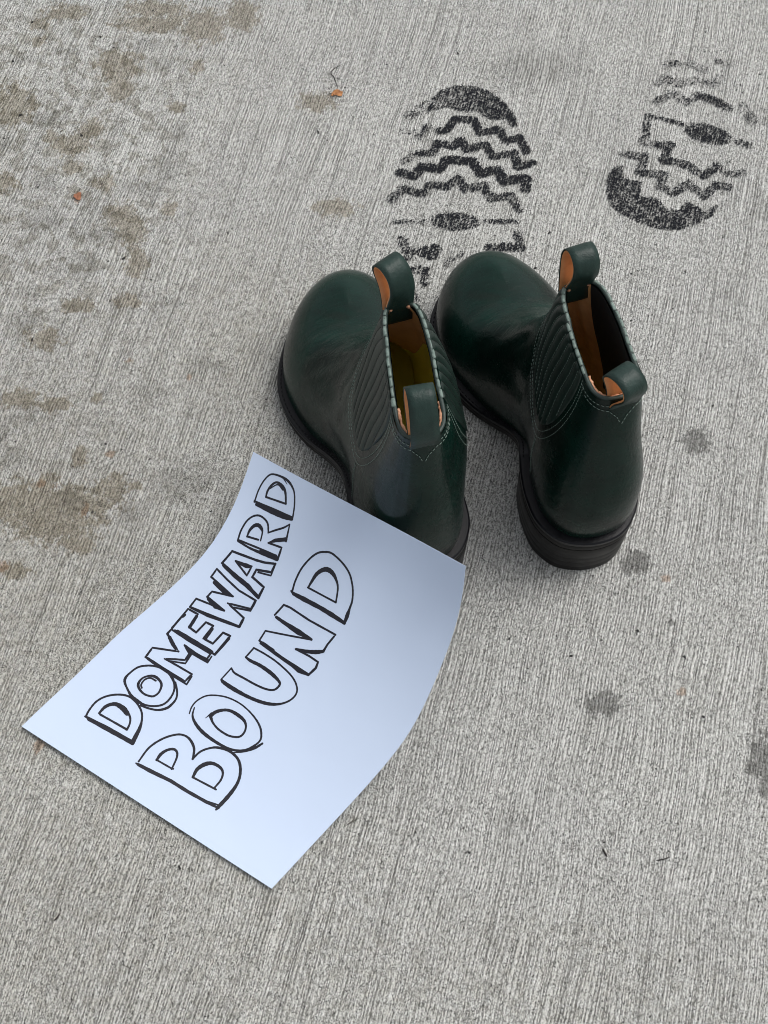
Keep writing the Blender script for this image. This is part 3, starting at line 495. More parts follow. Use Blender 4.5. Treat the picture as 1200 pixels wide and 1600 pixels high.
# ---------------------------------------------------------------- the ground
def build_ground():
    # one sheet: dense where the camera looks, growing cells out to 60 m
    nx, ny = 300, 380
    def axis(lo, hi, n):
        a = np.linspace(lo, hi, n)
        out = 0.02 * 1.45 ** np.arange(1, 20); out = np.cumsum(out); out = out[out < 60]
        return np.r_[lo - out[::-1], a, hi + out]
    X = axis(-.42, .42, nx); Y = axis(.02, 1.10, ny)
    XX, YY = np.meshgrid(X, Y)
    Z = np.zeros_like(XX)
    inside = (XX > -.45) & (XX < .45) & (YY > 0) & (YY < 1.12)
    for j in range(0, XX.shape[0]):
        for i in range(0, XX.shape[1]):
            if inside[j, i]:
                Z[j, i] = .00035 * mnoise.noise((XX[j, i] * 26, YY[j, i] * 26, 1.3)) + .00018 * mnoise.noise((XX[j, i] * 90, YY[j, i] * 90, 4.1))
    V = np.stack([XX, YY, Z], -1).reshape(-1, 3)
    w = len(X); idx = np.arange(len(V)).reshape(len(Y), w)
    F = np.stack([idx[:-1, :-1], idx[:-1, 1:], idx[1:, 1:], idx[1:, :-1]], -1).reshape(-1, 4)
    me = bpy.data.meshes.new('concrete_pavement')
    me.from_pydata(V.tolist(), [], F.tolist()); me.update()
    me.polygons.foreach_set('use_smooth', [True] * len(me.polygons))
    me.materials.append(M_CONC)
    fields = {k: np.zeros(len(V)) for k in 'tgdr'}
    for (c, x, y, rx, ry) in STAINS:
        d = np.sqrt(((V[:, 0] - x) / (rx * 1.15)) ** 2 + ((V[:, 1] - y) / (ry * 1.15)) ** 2)
        fields[c] = np.maximum(fields[c], np.clip(1.25 - .75 * d, 0, 1))
    broad = np.zeros(len(V))                          # broad, faint brownish darkening, mostly towards the left and bottom
    for (x, y, rx, ry, a) in ((-.30, .42, .20, .24, .7), (-.24, .16, .22, .16, .6), (.02, .12, .30, .07, .3), (-.12, .62, .10, .12, .5), (-.40, .75, .08, .2, .5)):
        broad = np.maximum(broad, a * np.exp(-(((V[:, 0] - x) / rx) ** 2 + ((V[:, 1] - y) / ry) ** 2)))
    drops = np.clip(np.exp(-(((V[:, 0] + .30) / .13) ** 2 + ((V[:, 1] - .84) / .20) ** 2)) * 1.5, 0, 1)
    drops = np.maximum(drops, .55 * np.exp(-(((V[:, 0] + .30) / .12) ** 2 + ((V[:, 1] - .52) / .12) ** 2)))
    for nm, a in (('stain_tan', fields['t']), ('stain_grey', fields['g']), ('stain_dark', fields['d']), ('stain_rust', fields['r']), ('broad_darkening', broad), ('drops', drops)):
        at = me.attributes.new(nm, 'FLOAT', 'POINT'); at.data.foreach_set('value', a.astype(np.float32))
    o = bpy.data.objects.new('concrete_pavement', me); C.objects.link(o)
    tag(o, 'pale grey broom-finished concrete pavement with old brown and grey stains', kind='structure')
    return o
build_ground()

# ---------------------------------------------------------------- inked boot prints
def seg_dist(px, py, a, b):
    ax, ay = a; bx, by = b
    dx, dy = bx - ax, by - ay; L = dx * dx + dy * dy + 1e-12
    t = np.clip(((px - ax) * dx + (py - ay) * dy) / L, 0, 1)
    return np.hypot(px - ax - t * dx, py - ay - t * dy)

def print_piece(shape, parent, org):
    kind, name, wid, den, pts = shape
    wid = wid * .001; cell = .0007
    P = np.array(pts)
    if kind == 'ell':
        c = P[0]; a = P[1] - c; b = P[2] - c; pad = np.linalg.norm(a) + .004
        lo = c - pad; hi = c + pad
    else:
        pad = wid / 2 + .003; lo = P.min(0) - pad; hi = P.max(0) + pad
    X = np.arange(lo[0], hi[0], cell); Y = np.arange(lo[1], hi[1], cell)
    XX, YY = np.meshgrid(X, Y)
    if kind == 'line':
        d = np.full(XX.shape, 1.0)
        for i in range(len(P) - 1): d = np.minimum(d, seg_dist(XX, YY, P[i], P[i + 1]))
        s = wid / 2 - d
    elif kind == 'ell':
        ua = a / np.dot(a, a); ub = b / np.dot(b, b)
        r = np.hypot((XX - c[0]) * ua[0] + (YY - c[1]) * ua[1], (XX - c[0]) * ub[0] + (YY - c[1]) * ub[1])
        s = (1 - r) * np.linalg.norm(b)
    else:
        d = np.full(XX.shape, 1.0); inside = np.zeros(XX.shape, bool); n = len(P)
        for i in range(n):
            p, q = P[i], P[(i + 1) % n]
            d = np.minimum(d, seg_dist(XX, YY, p, q))
            cr = ((p[1] > YY) != (q[1] > YY))
            with np.errstate(divide='ignore', invalid='ignore'):
                xi = (q[0] - p[0]) * (YY - p[1]) / (q[1] - p[1] + 1e-15) + p[0]
            inside ^= cr & (XX < xi)
        s = np.where(inside, d, -d)
    dens = den * np.clip((s + .0009) / .0018, 0, 1)
    if kind == 'poly':                                # fainter towards the outer left, as it was stamped
        g = (XX - lo[0]) / (hi[0] - lo[0])
        dens = dens * np.clip(.62 + .75 * g, 0, 1.15) if parent['fade'] > 0 else dens * np.clip(1.1 - .12 * g, 0, 1.15)
    keep = dens > .02
    cells = keep[:-1, :-1] | keep[1:, :-1] | keep[:-1, 1:] | keep[1:, 1:]
    idx = -np.ones(XX.shape, int)
    used = np.zeros(XX.shape, bool)
    used[:-1, :-1] |= cells; used[1:, :-1] |= cells; used[:-1, 1:] |= cells; used[1:, 1:] |= cells
    idx[used] = np.arange(used.sum())
    jj, ii = np.nonzero(cells)
    F = np.stack([idx[jj, ii], idx[jj, ii + 1], idx[jj + 1, ii + 1], idx[jj + 1, ii]], -1)
    V = np.stack([XX[used] - org[0], YY[used] - org[1], np.full(used.sum(), 0.0)], -1)
    me = bpy.data.meshes.new(name); me.from_pydata(V.tolist(), [], F.tolist()); me.update(); me.materials.append(M_INK)
    at = me.attributes.new('ink_cover', 'FLOAT', 'POINT'); at.data.foreach_set('value', dens[used].astype(np.float32))
    o = bpy.data.objects.new(name, me); C.objects.link(o); o.parent = parent
    return o

def build_print(shapes, label, fade):
    allp = np.vstack([np.array(s[4]) for s in shapes]); c = allp.mean(0)
    root = empty('boot_print', (c[0], c[1], .0008), 0, label, 'boot print', 'black boot prints stamped on the concrete')
    root['fade'] = fade
    for k, s in enumerate(shapes):
        o = print_piece(s, root, c)
        o.location.z = .00006 * (k % 5)
    del root['fade']
build_print(PRINTS[0], 'bold black boot print with its toe pointing away, right above the boots', 1)
build_print(PRINTS[1], 'fainter black boot print with its toe towards the boots, near the right edge', 0)

# ---------------------------------------------------------------- ankle boots
# one side of the upper, from the toe tip (0) to the back of the heel (15):
# feather x, medial, lateral | top point x, half width, z | lower handle | upper handle
KEYS = [
 (.291, .006, .006,  .237, 0, .0722,  .004, 0, .034,    .038, 0, -.0032),
 (.284, .026, -.016, .233, 0, .0725,  .004, .003, .034, .034, .013, -.0030),
 (.268, .038, -.030, .226, 0, .0732,  .003, .005, .034, .023, .027, -.0022),
 (.243, .047, -.044, .215, 0, .0750,  .001, .005, .035, .010, .036, -.002),
 (.215, .0485, -.0515, .200, 0, .0815, 0, .004, .035,   .004, .036, -.004),
 (.187, .042, -.051, .184, 0, .0950,  0, .003, .035,    .003, .031, -.008),
 (.160, .033, -.046, .168, 0, .1190,  0, .003, .038,    .004, .026, -.015),
 (.137, .027, -.041, .154, 0, .1500,  0, .004, .042,    .006, .020, -.025),
 (.118, .0255, -.0385, .143, 0, .1830, 0, .005, .045,   .007, .012, -.036),
 (.102, .0265, -.0375, .136, .0105, .1890, 0, .006, .045, .003, .005, -.044),
 (.085, .030, -.038, .115, .0160, .1880, 0, .006, .045, .001, .003, -.046),
 (.067, .0335, -.0385, .090, .0180, .1860, 0, .006, .044, 0, .003, -.046),
 (.047, .035, -.0375, .065, .0182, .1840, -.001, .006, .042, -.001, .003, -.048),
 (.029, .032, -.033, .045, .0172, .1840, -.004, .006, .040, -.003, .003, -.050),
 (.014, .022, -.0225, .0355, .0112, .1850, -.008, .004, .038, -.007, .002, -.050),
 (.007, 0, 0,        .033, 0, .1860,  -.010, 0, .038,   -.009, 0, -.050),
]
SOLE_OUT = [(.000,0),(.003,.016),(.012,.031),(.030,.0410),(.050,.0430),(.070,.0410),(.090,.036),(.110,.0295),(.130,.0300),(.150,.036),(.175,.046),(.205,.0545),(.232,.0545),(.257,.048),(.278,.035),(.293,.018),(.298,.005),(.294,-.009),(.280,-.024),(.258,-.040),(.232,-.052),(.205,-.0585),(.180,-.0575),(.155,-.052),(.130,-.046),(.105,-.043),(.080,-.043),(.055,-.0430),(.032,-.0395),(.014,-.0295),(.003,-.016)]

def sstep(a, b, x):
    t = np.clip((np.asarray(x, float) - a) / (b - a), 0, 1); return t * t * (3 - 2 * t)
def z_bottom(x): return .039 * (1 - sstep(.080, .165, x)) + .006 * sstep(.24, .30, x)
def z_welt(x): return z_bottom(x) + .0125

def bend_y(x, b): return b * sstep(.09, .22, x)
def widen(x, w): return w * sstep(.09, .18, x) * (1 - sstep(.255, .30, x))

class Last:
    """the shape of the upper as a function of position round the foot (k) and height (v)"""
    def __init__(s, sgn, pinch=1.0, lean=(0, 0, 0, 0), bend=0.0, wide=0.0, bulge=0.0):
        s.bend = bend; s.wide = wide; s.bulge = bulge
        K = np.array(KEYS)
        for k in range(8):                      # level crest: the arch meets its mirror image without a crease
            sl = (K[k + 1, 5] - K[max(k - 1, 0), 5]) / (K[k + 1, 3] - K[max(k - 1, 0), 3])
            K[k, 11] = sl * K[k, 9] - (.0, .0, .0, .0, .0, .001, .003, .014)[k]
            K[k, 10] *= (1, 1, 1, 1, .95, .82, .72, .75)[k]
        K[:, 5] = np.where(K[:, 5] > .11, .11 + (K[:, 5] - .11) * 1.11, K[:, 5]); s.sgn = sgn; n = len(K) - 1
        dF = .5 * (np.hypot(np.diff(K[:, 0]), np.diff(K[:, 1])) + np.hypot(np.diff(K[:, 0]), np.diff(K[:, 2])))
        dT = np.linalg.norm(np.diff(K[:, 3:6], axis=0), axis=1)
        s.kn = np.r_[0, np.cumsum(.5 * dF + .5 * dT)]; s.U = s.kn[-1]; s.per = 2 * s.U
        kn = np.r_[s.kn, (s.per - s.kn[1:-1])[::-1]]
        med = np.stack([K[:, 0], K[:, 1], K[:, 3], K[:, 5], K[:, 6], K[:, 7], K[:, 8], K[:, 9], K[:, 10], K[:, 11]], 1)
        lat = med.copy(); lat[:, 1] = K[:, 2]; lat[:, 5] *= -1; lat[:, 8] *= -1
        s.kall = kn; s.vals = np.vstack([med, lat[1:-1][::-1]])
        # half width of the opening
        kk = s.kn[8:]; yy = K[8:, 4] * pinch
        s.tyk = kk; s.tyv = yy; s.lean = lean
        s.su = np.linspace(.003, s.k2u(7.0), 80)      # slope of the vamp's crest, so that both halves meet level
        g1 = spline(s.kall, s.vals, s.su + .0005, s.per); g0 = spline(s.kall, s.vals, s.su - .0005, s.per)
        s.sl = (g1[:, 3] - g0[:, 3]) / (g1[:, 2] - g0[:, 2])
    def k2u(s, k): return np.interp(k, np.arange(len(s.kn)), s.kn)
    def raw(s, u, v, side):
        u = np.asarray(u, float); v = np.asarray(v, float)
        up = np.where(side > 0, u, s.per - u)
        g = spline(s.kall, s.vals, up, s.per)
        fx, fm, tx, tz, h1x, h1y, h1z, h2x, h2y, h2z = np.moveaxis(g, -1, 0)
        uc = np.clip(u, s.tyk[0], s.tyk[-1])
        ty = np.where(u > s.tyk[0], np.maximum(spline(s.tyk, s.tyv, uc), 0), 0) * side
        fz = z_welt(fx)
        lvl = 1 - sstep(s.k2u(4.5), s.k2u(6.5), u)
        h2z = h2z * (1 - lvl) + lvl * np.interp(u, s.su, s.sl) * h2x
        P0 = np.stack([fx, fm, fz], -1); P3 = np.stack([tx, ty, tz], -1)
        P1 = P0 + np.stack([h1x, h1y, h1z], -1); P2 = P3 + np.stack([h2x, h2y, h2z], -1)
        a = (1 - v)[..., None]; b = v[..., None]
        P = a ** 3 * P0 + 3 * a * a * b * P1 + 3 * a * b * b * P2 + b ** 3 * P3
        # the soft shaft leans a little
        w = sstep(.045, .215, P[..., 2]) * (1 - sstep(.17, .24, P[..., 0])) * 1.12
        P = P.copy()
        P[..., 0] += w * (s.lean[0] + s.lean[3] * (.085 - P[..., 0]))
        P[..., 1] += w * s.sgn * (s.lean[1] + s.lean[2] * (P[..., 0] - .085))
        return P
    def P(s, u, v, side):
        p = s.raw(u, v, side); p[..., 1] *= s.sgn
        p[..., 1] += bend_y(p[..., 0], s.bend)
        p[..., 1] += widen(p[..., 0], s.wide) * (1 - np.asarray(v)) ** 1.2 * (side * s.sgn > 0)
        vv = np.asarray(v); x_ = p[..., 0]
        p[..., 1] -= s.bulge * np.sin(np.pi * np.clip(vv, 0, 1) ** 1.25) * sstep(.03, .075, x_) * (1 - sstep(.15, .215, x_)) * (side * s.sgn < 0)
        return p
    def N(s, u, v, side):
        e = 2e-4; v = np.asarray(v, float); u = np.asarray(u, float)
        u0 = np.clip(u, .0005, s.U - .0005)
        vv = np.clip(v, .004, .985)
        du = s.P(u0 + e, vv, side) - s.P(u0 - e, vv, side); dv = s.P(u0, vv + .003, side) - s.P(u0, vv - .003, side)
        n = np.cross(du, dv) * side * s.sgn
        n /= np.linalg.norm(n, axis=-1)[..., None] + 1e-12
        return n

def outline(sgn, inset=0.0, n=8, bend=0.0, wide=0.0):
    c = catmull(SOLE_OUT, n, True)
    d = np.roll(c, -1, 0) - np.roll(c, 1, 0); nn = np.stack([-d[:, 1], d[:, 0]], 1); nn /= np.linalg.norm(nn, axis=1)[:, None]
    cen = np.array([.15, 0]); 
    if np.mean(np.sum(nn * (cen - c), 1)) < 0: nn = -nn
    c = c + nn * inset
    c[:, 1] *= sgn
    c[:, 1] += widen(c[:, 0], wide) * (c[:, 1] > 0)
    c[:, 1] += bend_y(c[:, 0], bend)
    return c

def prism(name, rings, mat, parent, cap_top=True, cap_bot=True, smooth=True):
    """rings: list of (n,3) arrays of equal length, stacked"""
    n = len(rings[0]); V = np.vstack(rings); F = []
    for r in range(len(rings) - 1):
        for i in range(n):
            j = (i + 1) % n
            F.append((r * n + i, r * n + j, (r + 1) * n + j, (r + 1) * n + i))
    V = V.tolist()
    for cap, r in ((cap_bot, 0), (cap_top, len(rings) - 1)):
        if cap:
            V.append(list(np.mean(rings[r], 0))); c = len(V) - 1
            for i in range(n): F.append((r * n + i, r * n + (i + 1) % n, c))
    o = obj(name, V, F, mat, parent, smooth); fix_normals(o)
    o.data.set_sharp_from_angle(angle=rad(38)) if hasattr(o.data, 'set_sharp_from_angle') else None
    return o

def grid_obj(name, G, mat, parent, thick=0.0):
    """G: (a,b,3) grid of points"""
    a, b = G.shape[:2]; idx = np.arange(a * b).reshape(a, b)
    F = np.stack([idx[:-1, :-1], idx[:-1, 1:], idx[1:, 1:], idx[1:, :-1]], -1).reshape(-1, 4)
    return obj(name, G.reshape(-1, 3), F, mat, parent)

def dashes(mb, surf, path, side, dash=.0021, gap=.0011, r=.00030, off=.0012, wob=0.0):
    """thread dashes along a (u, v) path lying on the upper"""
    uv = np.array(path); uu = np.linspace(0, 1, 400)
    q = np.linspace(0, 1, len(uv)); u = np.interp(uu, q, uv[:, 0]); v = np.interp(uu, q, uv[:, 1])
    P = surf(u, v, side, off)
    d = np.r_[0, np.cumsum(np.linalg.norm(np.diff(P, axis=0), axis=1))]
    t = 0.0
    while t + dash < d[-1]:
        s0 = [np.interp(t + dash * k, d, P[:, i]) for k in (0, .5, 1) for i in range(3)]
        Q = np.array(s0).reshape(3, 3)
        mb.tube(Q, [r * .7, r, r * .7], 4)
        t += dash + gap

def make_tab(name, parent, base, out, h, width, yaw, lean_out, lean_side, belly, seed, loc_label=None):
    """folded leather loop: path in (outward, up), swept across its width"""
    path = [(.0002, -.010), (.0024, -.004), (.0040, .002), (.0042 + belly * .6, h * .36), (.0042 + belly, h * .66), (.0030 + belly * .7, h * .90), (-.0005, h), (-.0045 - belly * .7, h * .90), (-.0055 - belly, h * .64), (-.0050 - belly * .4, h * .32), (-.0042, 0.001), (-.0042, -.012)]
    c = catmull(path, 6)
    d = np.gradient(c, axis=0); nn = np.stack([-d[:, 1], d[:, 0]], 1); nn /= np.linalg.norm(nn, axis=1)[:, None]
    cen = np.array([0, h * .6])
    mid = len(c) // 2
    if np.dot(nn[mid], c[mid] - cen) < 0: nn = -nn
    cy, sy = math.cos(yaw), math.sin(yaw)
    def place(a, w, z):
        k = max(z, 0) / h; k = k * k * (3 - 2 * k) if z < h else 1
        a = a + lean_out * k; w = w + lean_side * k
        t = .15 + .85 * k
        X = out * a
        y = w
        x2 = X * (1) - y * math.sin(yaw * t) ; y2 = X * math.sin(yaw * t) + y * math.cos(yaw * t)
        return (base[0] + x2, base[1] + y2, base[2] + z)
    def ribbon(nm, o0, o1, wd, mat, par, edge):
        V = []; F = []; n = len(c); m = 5
        ws = np.linspace(-1, 1, m)
        for lay, oo in enumerate((o0, o1)):
            for i in range(n):
                for j in range(m):
                    p = c[i] + nn[i] * (oo - (0.00025 if abs(ws[j]) == 1 else 0) * (1 if oo == o1 else -1))
                    V.append(place(p[0], ws[j] * wd / 2 * (1 - .05 * math.exp(-((i - n / 2) / (n * .2)) ** 2)), p[1]))
        A = n * m
        for i in range(n - 1):
            for j in range(m - 1):
                F.append((i * m + j, i * m + j + 1, (i + 1) * m + j + 1, (i + 1) * m + j))
                F.append((A + i * m + j, A + (i + 1) * m + j, A + (i + 1) * m + j + 1, A + i * m + j + 1))
            for j in (0, m - 1):
                F.append((i * m + j, (i + 1) * m + j, A + (i + 1) * m + j, A + i * m + j))
        for i in (0, n - 1):
            for j in range(m - 1): F.append((i * m + j, i * m + j + 1, A + i * m + j + 1, A + i * m + j))
        o = obj(nm, V, F, mat, par); fix_normals(o)
        return o
    tab = ribbon(name, .0001, .0014, width, M_TAB, parent, 0)
    ribbon('tab_lining', -.0012, .0000, width - .0006, M_TAN, tab, 0)
    # two rows of stitching close to the strap's edges
    return tab

def make_boot(loc, rz, sgn, label, tabs, pinch, lean, bend, wide, bulge, crease, pebble, seed):
    R = np.random.default_rng(seed)
    root = empty('ankle_boot', (loc[0], loc[1], 0.0006), rz, label, 'boot', 'pair of green ankle boots')
    root.scale = (.962, 1, 1)
    L = Last(sgn, pinch, lean, bend, wide, bulge)
    k2u = L.k2u
    n_u, n_v = 190, 54
    u8 = k2u(8.0)
    SEAM = 10.75
    vs = np.linspace(0, 1, n_v) ** .92
    def folds(P, N, u, v, side):
        """soft walking-free folds over the vamp and ankle break"""
        x = P[..., 0]; z = P[..., 2]
        m = np.exp(-((x - .185) / .030) ** 2) * sstep(.045, .085, z) * (1 - sstep(.13, .17, z))
        f = np.sin((x * 150 + z * 70 + P[..., 1] * sgn * 30) * 2.6 + 1.3 * np.sin(P[..., 1] * 90 + seed)) * .00055 * m * crease
        m2 = np.exp(-((x - .12) / .05) ** 2) * np.exp(-((z - .075) / .03) ** 2)
        f = f + m2 * .0009 * np.sin(z * 160 + x * 60 + seed) * crease
        big = .0009 * np.sin(x * 55 + z * 38 + seed) * np.sin(P[..., 1] * 60 + z * 30) * sstep(.05, .09, z)
        calm = (1 - sstep(.62, .97, v) * (1 - sstep(k2u(3.0), k2u(6.0), u))) * sstep(0, k2u(3.0), u + .004)
        return P + N * ((f + big) * calm)[..., None]
    def surf(u, v, side, off=0.0):
        P = L.P(u, v, side); N = L.N(u, v, side)
        P = folds(P, N, u, v, side)
        return P + N * (off if np.isscalar(off) else off[..., None])
    def attr(o, P):
        x = P[:, 0]; z = P[:, 2]; y = P[:, 1]
        cr = np.exp(-((x - .190) / .035) ** 2) * sstep(.04, .08, z) * .75 * crease + np.exp(-((x - .05) / .05) ** 2) * np.exp(-((z - .09) / .035) ** 2) * .15 + .10
        pb = pebble * np.exp(-((x - .045) / .035) ** 2) * np.exp(-((z - .12) / .045) ** 2) * sstep(-.004, -.016, y) + .03
        for nm, a in (('crease', cr), ('pebble', pb)):
            at = o.data.attributes.new(nm, 'FLOAT', 'POINT'); at.data.foreach_set('value', np.clip(a, 0, 1).astype(np.float32))
    # --- vamp: everything in front of the side seams
    def shell(name, u0, u1, off, mat, flip_edge=False, nu=n_u, vlo=0.0, vhi=1.0, weld=True, ends=None):
        us = np.linspace(u0, u1, nu)
        if u0 < u8 < u1:
            us[np.argmin(abs(us - u8))] = u8
        vv = vlo + (vhi - vlo) * vs
        V = []; F = []; idx = {}
        for si, side in enumerate((1, -1)):
            UU, VV = np.meshgrid(us, vv, indexing='ij')
            o_ = np.full(UU.shape, off)
            if ends is not None: o_ = ends(UU, VV, off)
            G = surf(UU, VV, side, o_)
            for i in range(nu):
                for j in range(len(vv)):
                    if side == -1 and i == 0 and u0 == 0: idx[si, i, j] = idx[0, i, j]; continue
                    if side == -1 and i == nu - 1 and abs(u1 - L.U) < 1e-9: idx[si, i, j] = idx[0, i, j]; continue
                    if side == -1 and j == len(vv) - 1 and us[i] <= u8 + 1e-9 and weld: idx[si, i, j] = idx[0, i, j]; continue
                    idx[si, i, j] = len(V); V.append(G[i, j])
            for i in range(nu - 1):
                for j in range(len(vv) - 1):
                    q = (idx[si, i, j], idx[si, i + 1, j], idx[si, i + 1, j + 1], idx[si, i, j + 1])
                    F.append(q if side == 1 else q[::-1])
        o = obj(name, V, F, mat, root)
        fix_normals(o)
        return o, np.array(V)
    # ridge vertices must coincide: offset there follows the mirrored normals' mean, so keep the shell on the surface
    us_end = k2u(SEAM) + .003
    vamp, V = shell('vamp', 0, us_end, 0.0, M_LEATHER); attr(vamp, V)
    def qend(UU, VV, off):
        e = sstep(0, .0011, UU - k2u(SEAM)); return -.0004 + e * (.0004 + off)
    quarter, V = shell('quarter', k2u(SEAM), L.U, .0011, M_LEATHER, nu=110, ends=qend); attr(quarter, V)
    # --- lining, seen through the opening
    ga, gb = k2u(8.95), k2u(12.2)
    def lining(name, u0, u1, v0, mat, nu, off=-.0030, v1=.995):
        for side in (1, -1):
            us = np.linspace(u0, u1, nu); vv = np.linspace(v0, v1, 26)
            UU, VV = np.meshgrid(us, vv, indexing='ij')
            o = grid_obj(name, surf(UU, VV, side, off), mat, root); fix_normals(o)
    if crease > .95:                                  # this one shows a yellow vamp lining below the tan collar facing
        lining('vamp_lining', 0.0, ga, .04, M_INSOLE, 60, v1=.66)
        lining('lining', 0.0, ga, .66, M_LINING, 60)
    else:
        lining('lining', 0.0, ga, .04, M_LINING, 60)
    lining('lining', ga, gb, .04, M_LINING if crease < .95 else M_INSOLE, 24, v1=.295)
    lining('elastic_lining', ga, gb, .30, M_INNER, 30)
    lining('lining', gb, L.U, .04, M_LINING, 24)
    # --- collar edge: rolled rim, tan raw lining edge inside it
    uc = np.linspace(u8 + 1e-5, L.U, 90)
    rimM = surf(uc, np.full(90, 1.0), 1, -.0008); rimL = surf(uc, np.full(90, 1.0), -1, -.0008)
    loop = np.vstack([rimM, rimL[::-1][1:-1]])
    mb = MB(); wob = np.interp(np.arange(len(loop)), np.arange(0, len(loop), 3), R.normal(0, .00016, len(range(0, len(loop), 3))))
    def closed_tube(mb, P, r, k=7, zs=1.0):
        n = len(P); b = len(mb.v); T = np.roll(P, -1, 0) - np.roll(P, 1, 0); T /= np.linalg.norm(T, axis=1)[:, None]
        for i in range(n):
            a = np.cross(T[i], [0, 0, 1.]); a /= np.linalg.norm(a); c = np.cross(a, T[i])
            for j in range(k):
                th = 2 * math.pi * j / k; mb.v.append(tuple(P[i] + r[i] * (math.cos(th) * a + zs * math.sin(th) * c)))
        for i in range(n):
            for j in range(k):
                mb.f.append((b + i * k + j, b + i * k + (j + 1) % k, b + ((i + 1) % n) * k + (j + 1) % k, b + ((i + 1) % n) * k + j))
    closed_tube(mb, loop, .0016 + wob); mb.build('collar_binding', M_BINDING, root)
    inM = surf(uc, np.full(90, .992), 1, -.0031); inL = surf(uc, np.full(90, .992), -1, -.0031)
    for (lo, hi) in ((u8, ga), (gb, L.U)):
        m_ = (uc >= lo) & (uc <= hi)
        pm = inM[m_]; pl = inL[m_]
        pts = np.vstack([pm[::-1], pl]) if lo == u8 else np.vstack([pm, pl[::-1]])
        pts = pts + R.normal(0, .00022, pts.shape) + np.array([0, 0, .0006])
        mb = MB(); mb.tube(pts, .0011 + R.uniform(-.0003, .0004, len(pts)), 5); mb.build('lining_edge', M_TANEDGE, root)
    # --- elastic gores under thin leather: ribs, ends cut at the collar
    NR = 10
    stitch = MB(); gst = MB()
    for side in (1, -1):
        nc, nr = 121, 46
        c = np.linspace(0.002, .998, nc); r = np.linspace(0, 1, nr)
        D = .585 * np.power(np.clip(1 - np.abs(2 * c - 1) ** 3.0, 0, 1), .5)
        CC, RR = np.meshgrid(c, r, indexing='ij')
        depth = D[:, None] * RR
        um = (ga + gb) / 2
        def gu(cc, dep):
            q = np.clip(dep / .62, 0, 1)
            return um + (cc - .5) * (gb - ga) * (1.0 + .30 * np.sin(q * 2.6) - .22 * q ** 3) - .011 * np.sin(q * 2.3)
        wave = .012 * np.sin(depth * 14 + CC * 5 + seed) * sstep(0, .2, depth) * (1.0 if crease > .8 else .6)
        U_ = gu(CC + wave, depth); V_ = 1 - depth
        rib = np.abs(np.sin(np.pi * NR * CC))
        edge = np.minimum(1, np.minimum(sstep(0, .025, CC) * (1 - sstep(.975, 1, CC)), 1 - sstep(.985, 1, RR)))
        edge = edge * (.25 + .75 * sstep(0, .04, RR))
        o = grid_obj('elastic_gore', surf(U_, V_, side, -.0004 + (.0012 + .0014 * rib ** .6) * edge), M_GORE, root); fix_normals(o)
        # raised cut ends of the ribs along the collar
        for k in range(NR):
            ca, cb = (k + .07) / NR, (k + .93) / NR
            cc = np.linspace(ca, cb, 6)
            uu = gu(cc, np.zeros(6)); P = surf(uu, np.ones(6), side, -.0004) + np.array([0, 0, .0008])
            Nn = L.N(uu, np.ones(6), side); Nn[:, 2] = 0; Nn /= np.linalg.norm(Nn, axis=1)[:, None]
            jig = R.normal(0, .00028, 2); hw = .00115 + R.normal(0, .00016)
            V = []; Fc = []
            for i in range(6):
                w_ = hw * (.75 if i in (0, 5) else 1.0)
                b0 = P[i] + Nn[i] * jig[0]; zt = .0009 + jig[1] * .5
                V += [b0 - Nn[i] * w_, b0 - Nn[i] * w_ * .8 + [0, 0, zt], b0 + Nn[i] * w_ * .8 + [0, 0, zt], b0 + Nn[i] * w_ - [0, 0, .0008]]
            for i in range(5):
                for j in range(4):
                    Fc.append((i * 4 + j, i * 4 + (j + 1) % 4, (i + 1) * 4 + (j + 1) % 4, (i + 1) * 4 + j))
            Fc += [(0, 1, 2, 3), (23, 22, 21, 20)]
            e = obj('elastic_end', V, Fc, M_RIBEND, root); fix_normals(e)
        # thread down each groove and a double row round the panel
        for k in range(1, NR):
            cc = k / NR; dmax = .585 * (1 - abs(2 * cc - 1) ** 3.0) ** .5 * .95
            dep = np.linspace(.03, dmax, 20)
            wv = .012 * np.sin(dep * 14 + cc * 5 + seed) * sstep(0, .2, dep) * (1.0 if crease > .8 else .6)
            dashes(gst, surf, np.stack([gu(cc + wv, dep), 1 - dep], 1), side, .0020, .0012, .00028, .0016)
        for ex in (1.07, 1.15):
            th = np.linspace(0, 1, 60); cc = .5 - .5 * np.cos(th * np.pi)
            dep = .585 * np.power(np.clip(1 - np.abs(2 * cc - 1) ** 3.0, 0, 1), .5)
            co = .5 + (cc - .5) * ex
            dashes(stitch, surf, np.stack([gu(co, dep), 1 - np.clip(dep * (1 + (ex - 1) * .8), 0.012, 1)], 1), side, .0020, .0010, .00025, .0016)
        # seam from the gore's foot down to the welt: two rows
        for du in (.0022, .0040):
            dashes(stitch, surf, [(k2u(SEAM) + du, .06), (k2u(SEAM) + du, .36)], side, .0020, .0010, .00024, .0014)
    # collar rows at the back: straight row and the V below the pull loop
    for side in (1, -1):
        dashes(stitch, surf, [(gb + .002, .965), (L.U, .965)], side, .0022, .0011, .00030, .0016)
        dashes(stitch, surf, [(gb + .010, .945), (k2u(14.3), .935), (k2u(14.75), .895), (L.U, .845)], side, .0022, .0011, .00030, .0016)
        dashes(stitch, surf, [(k2u(8.15), .955), (ga - .001, .955)], side, .0022, .0011, .00026, .0010)
    stitch.build('stitching', M_THREAD, root)['kind'] = 'stuff'; gst.build('gore_stitching', M_THREAD if seed == 3 else M_DTHREAD, root)['kind'] = 'stuff'
    # --- footbed, moulded up to the walls, and the textured heel pad
    us = np.linspace(.002, L.U - .002, 90)
    m_ = surf(us, np.full(90, .23), 1, -.0034); l_ = surf(us, np.full(90, .23), -1, -.0034)
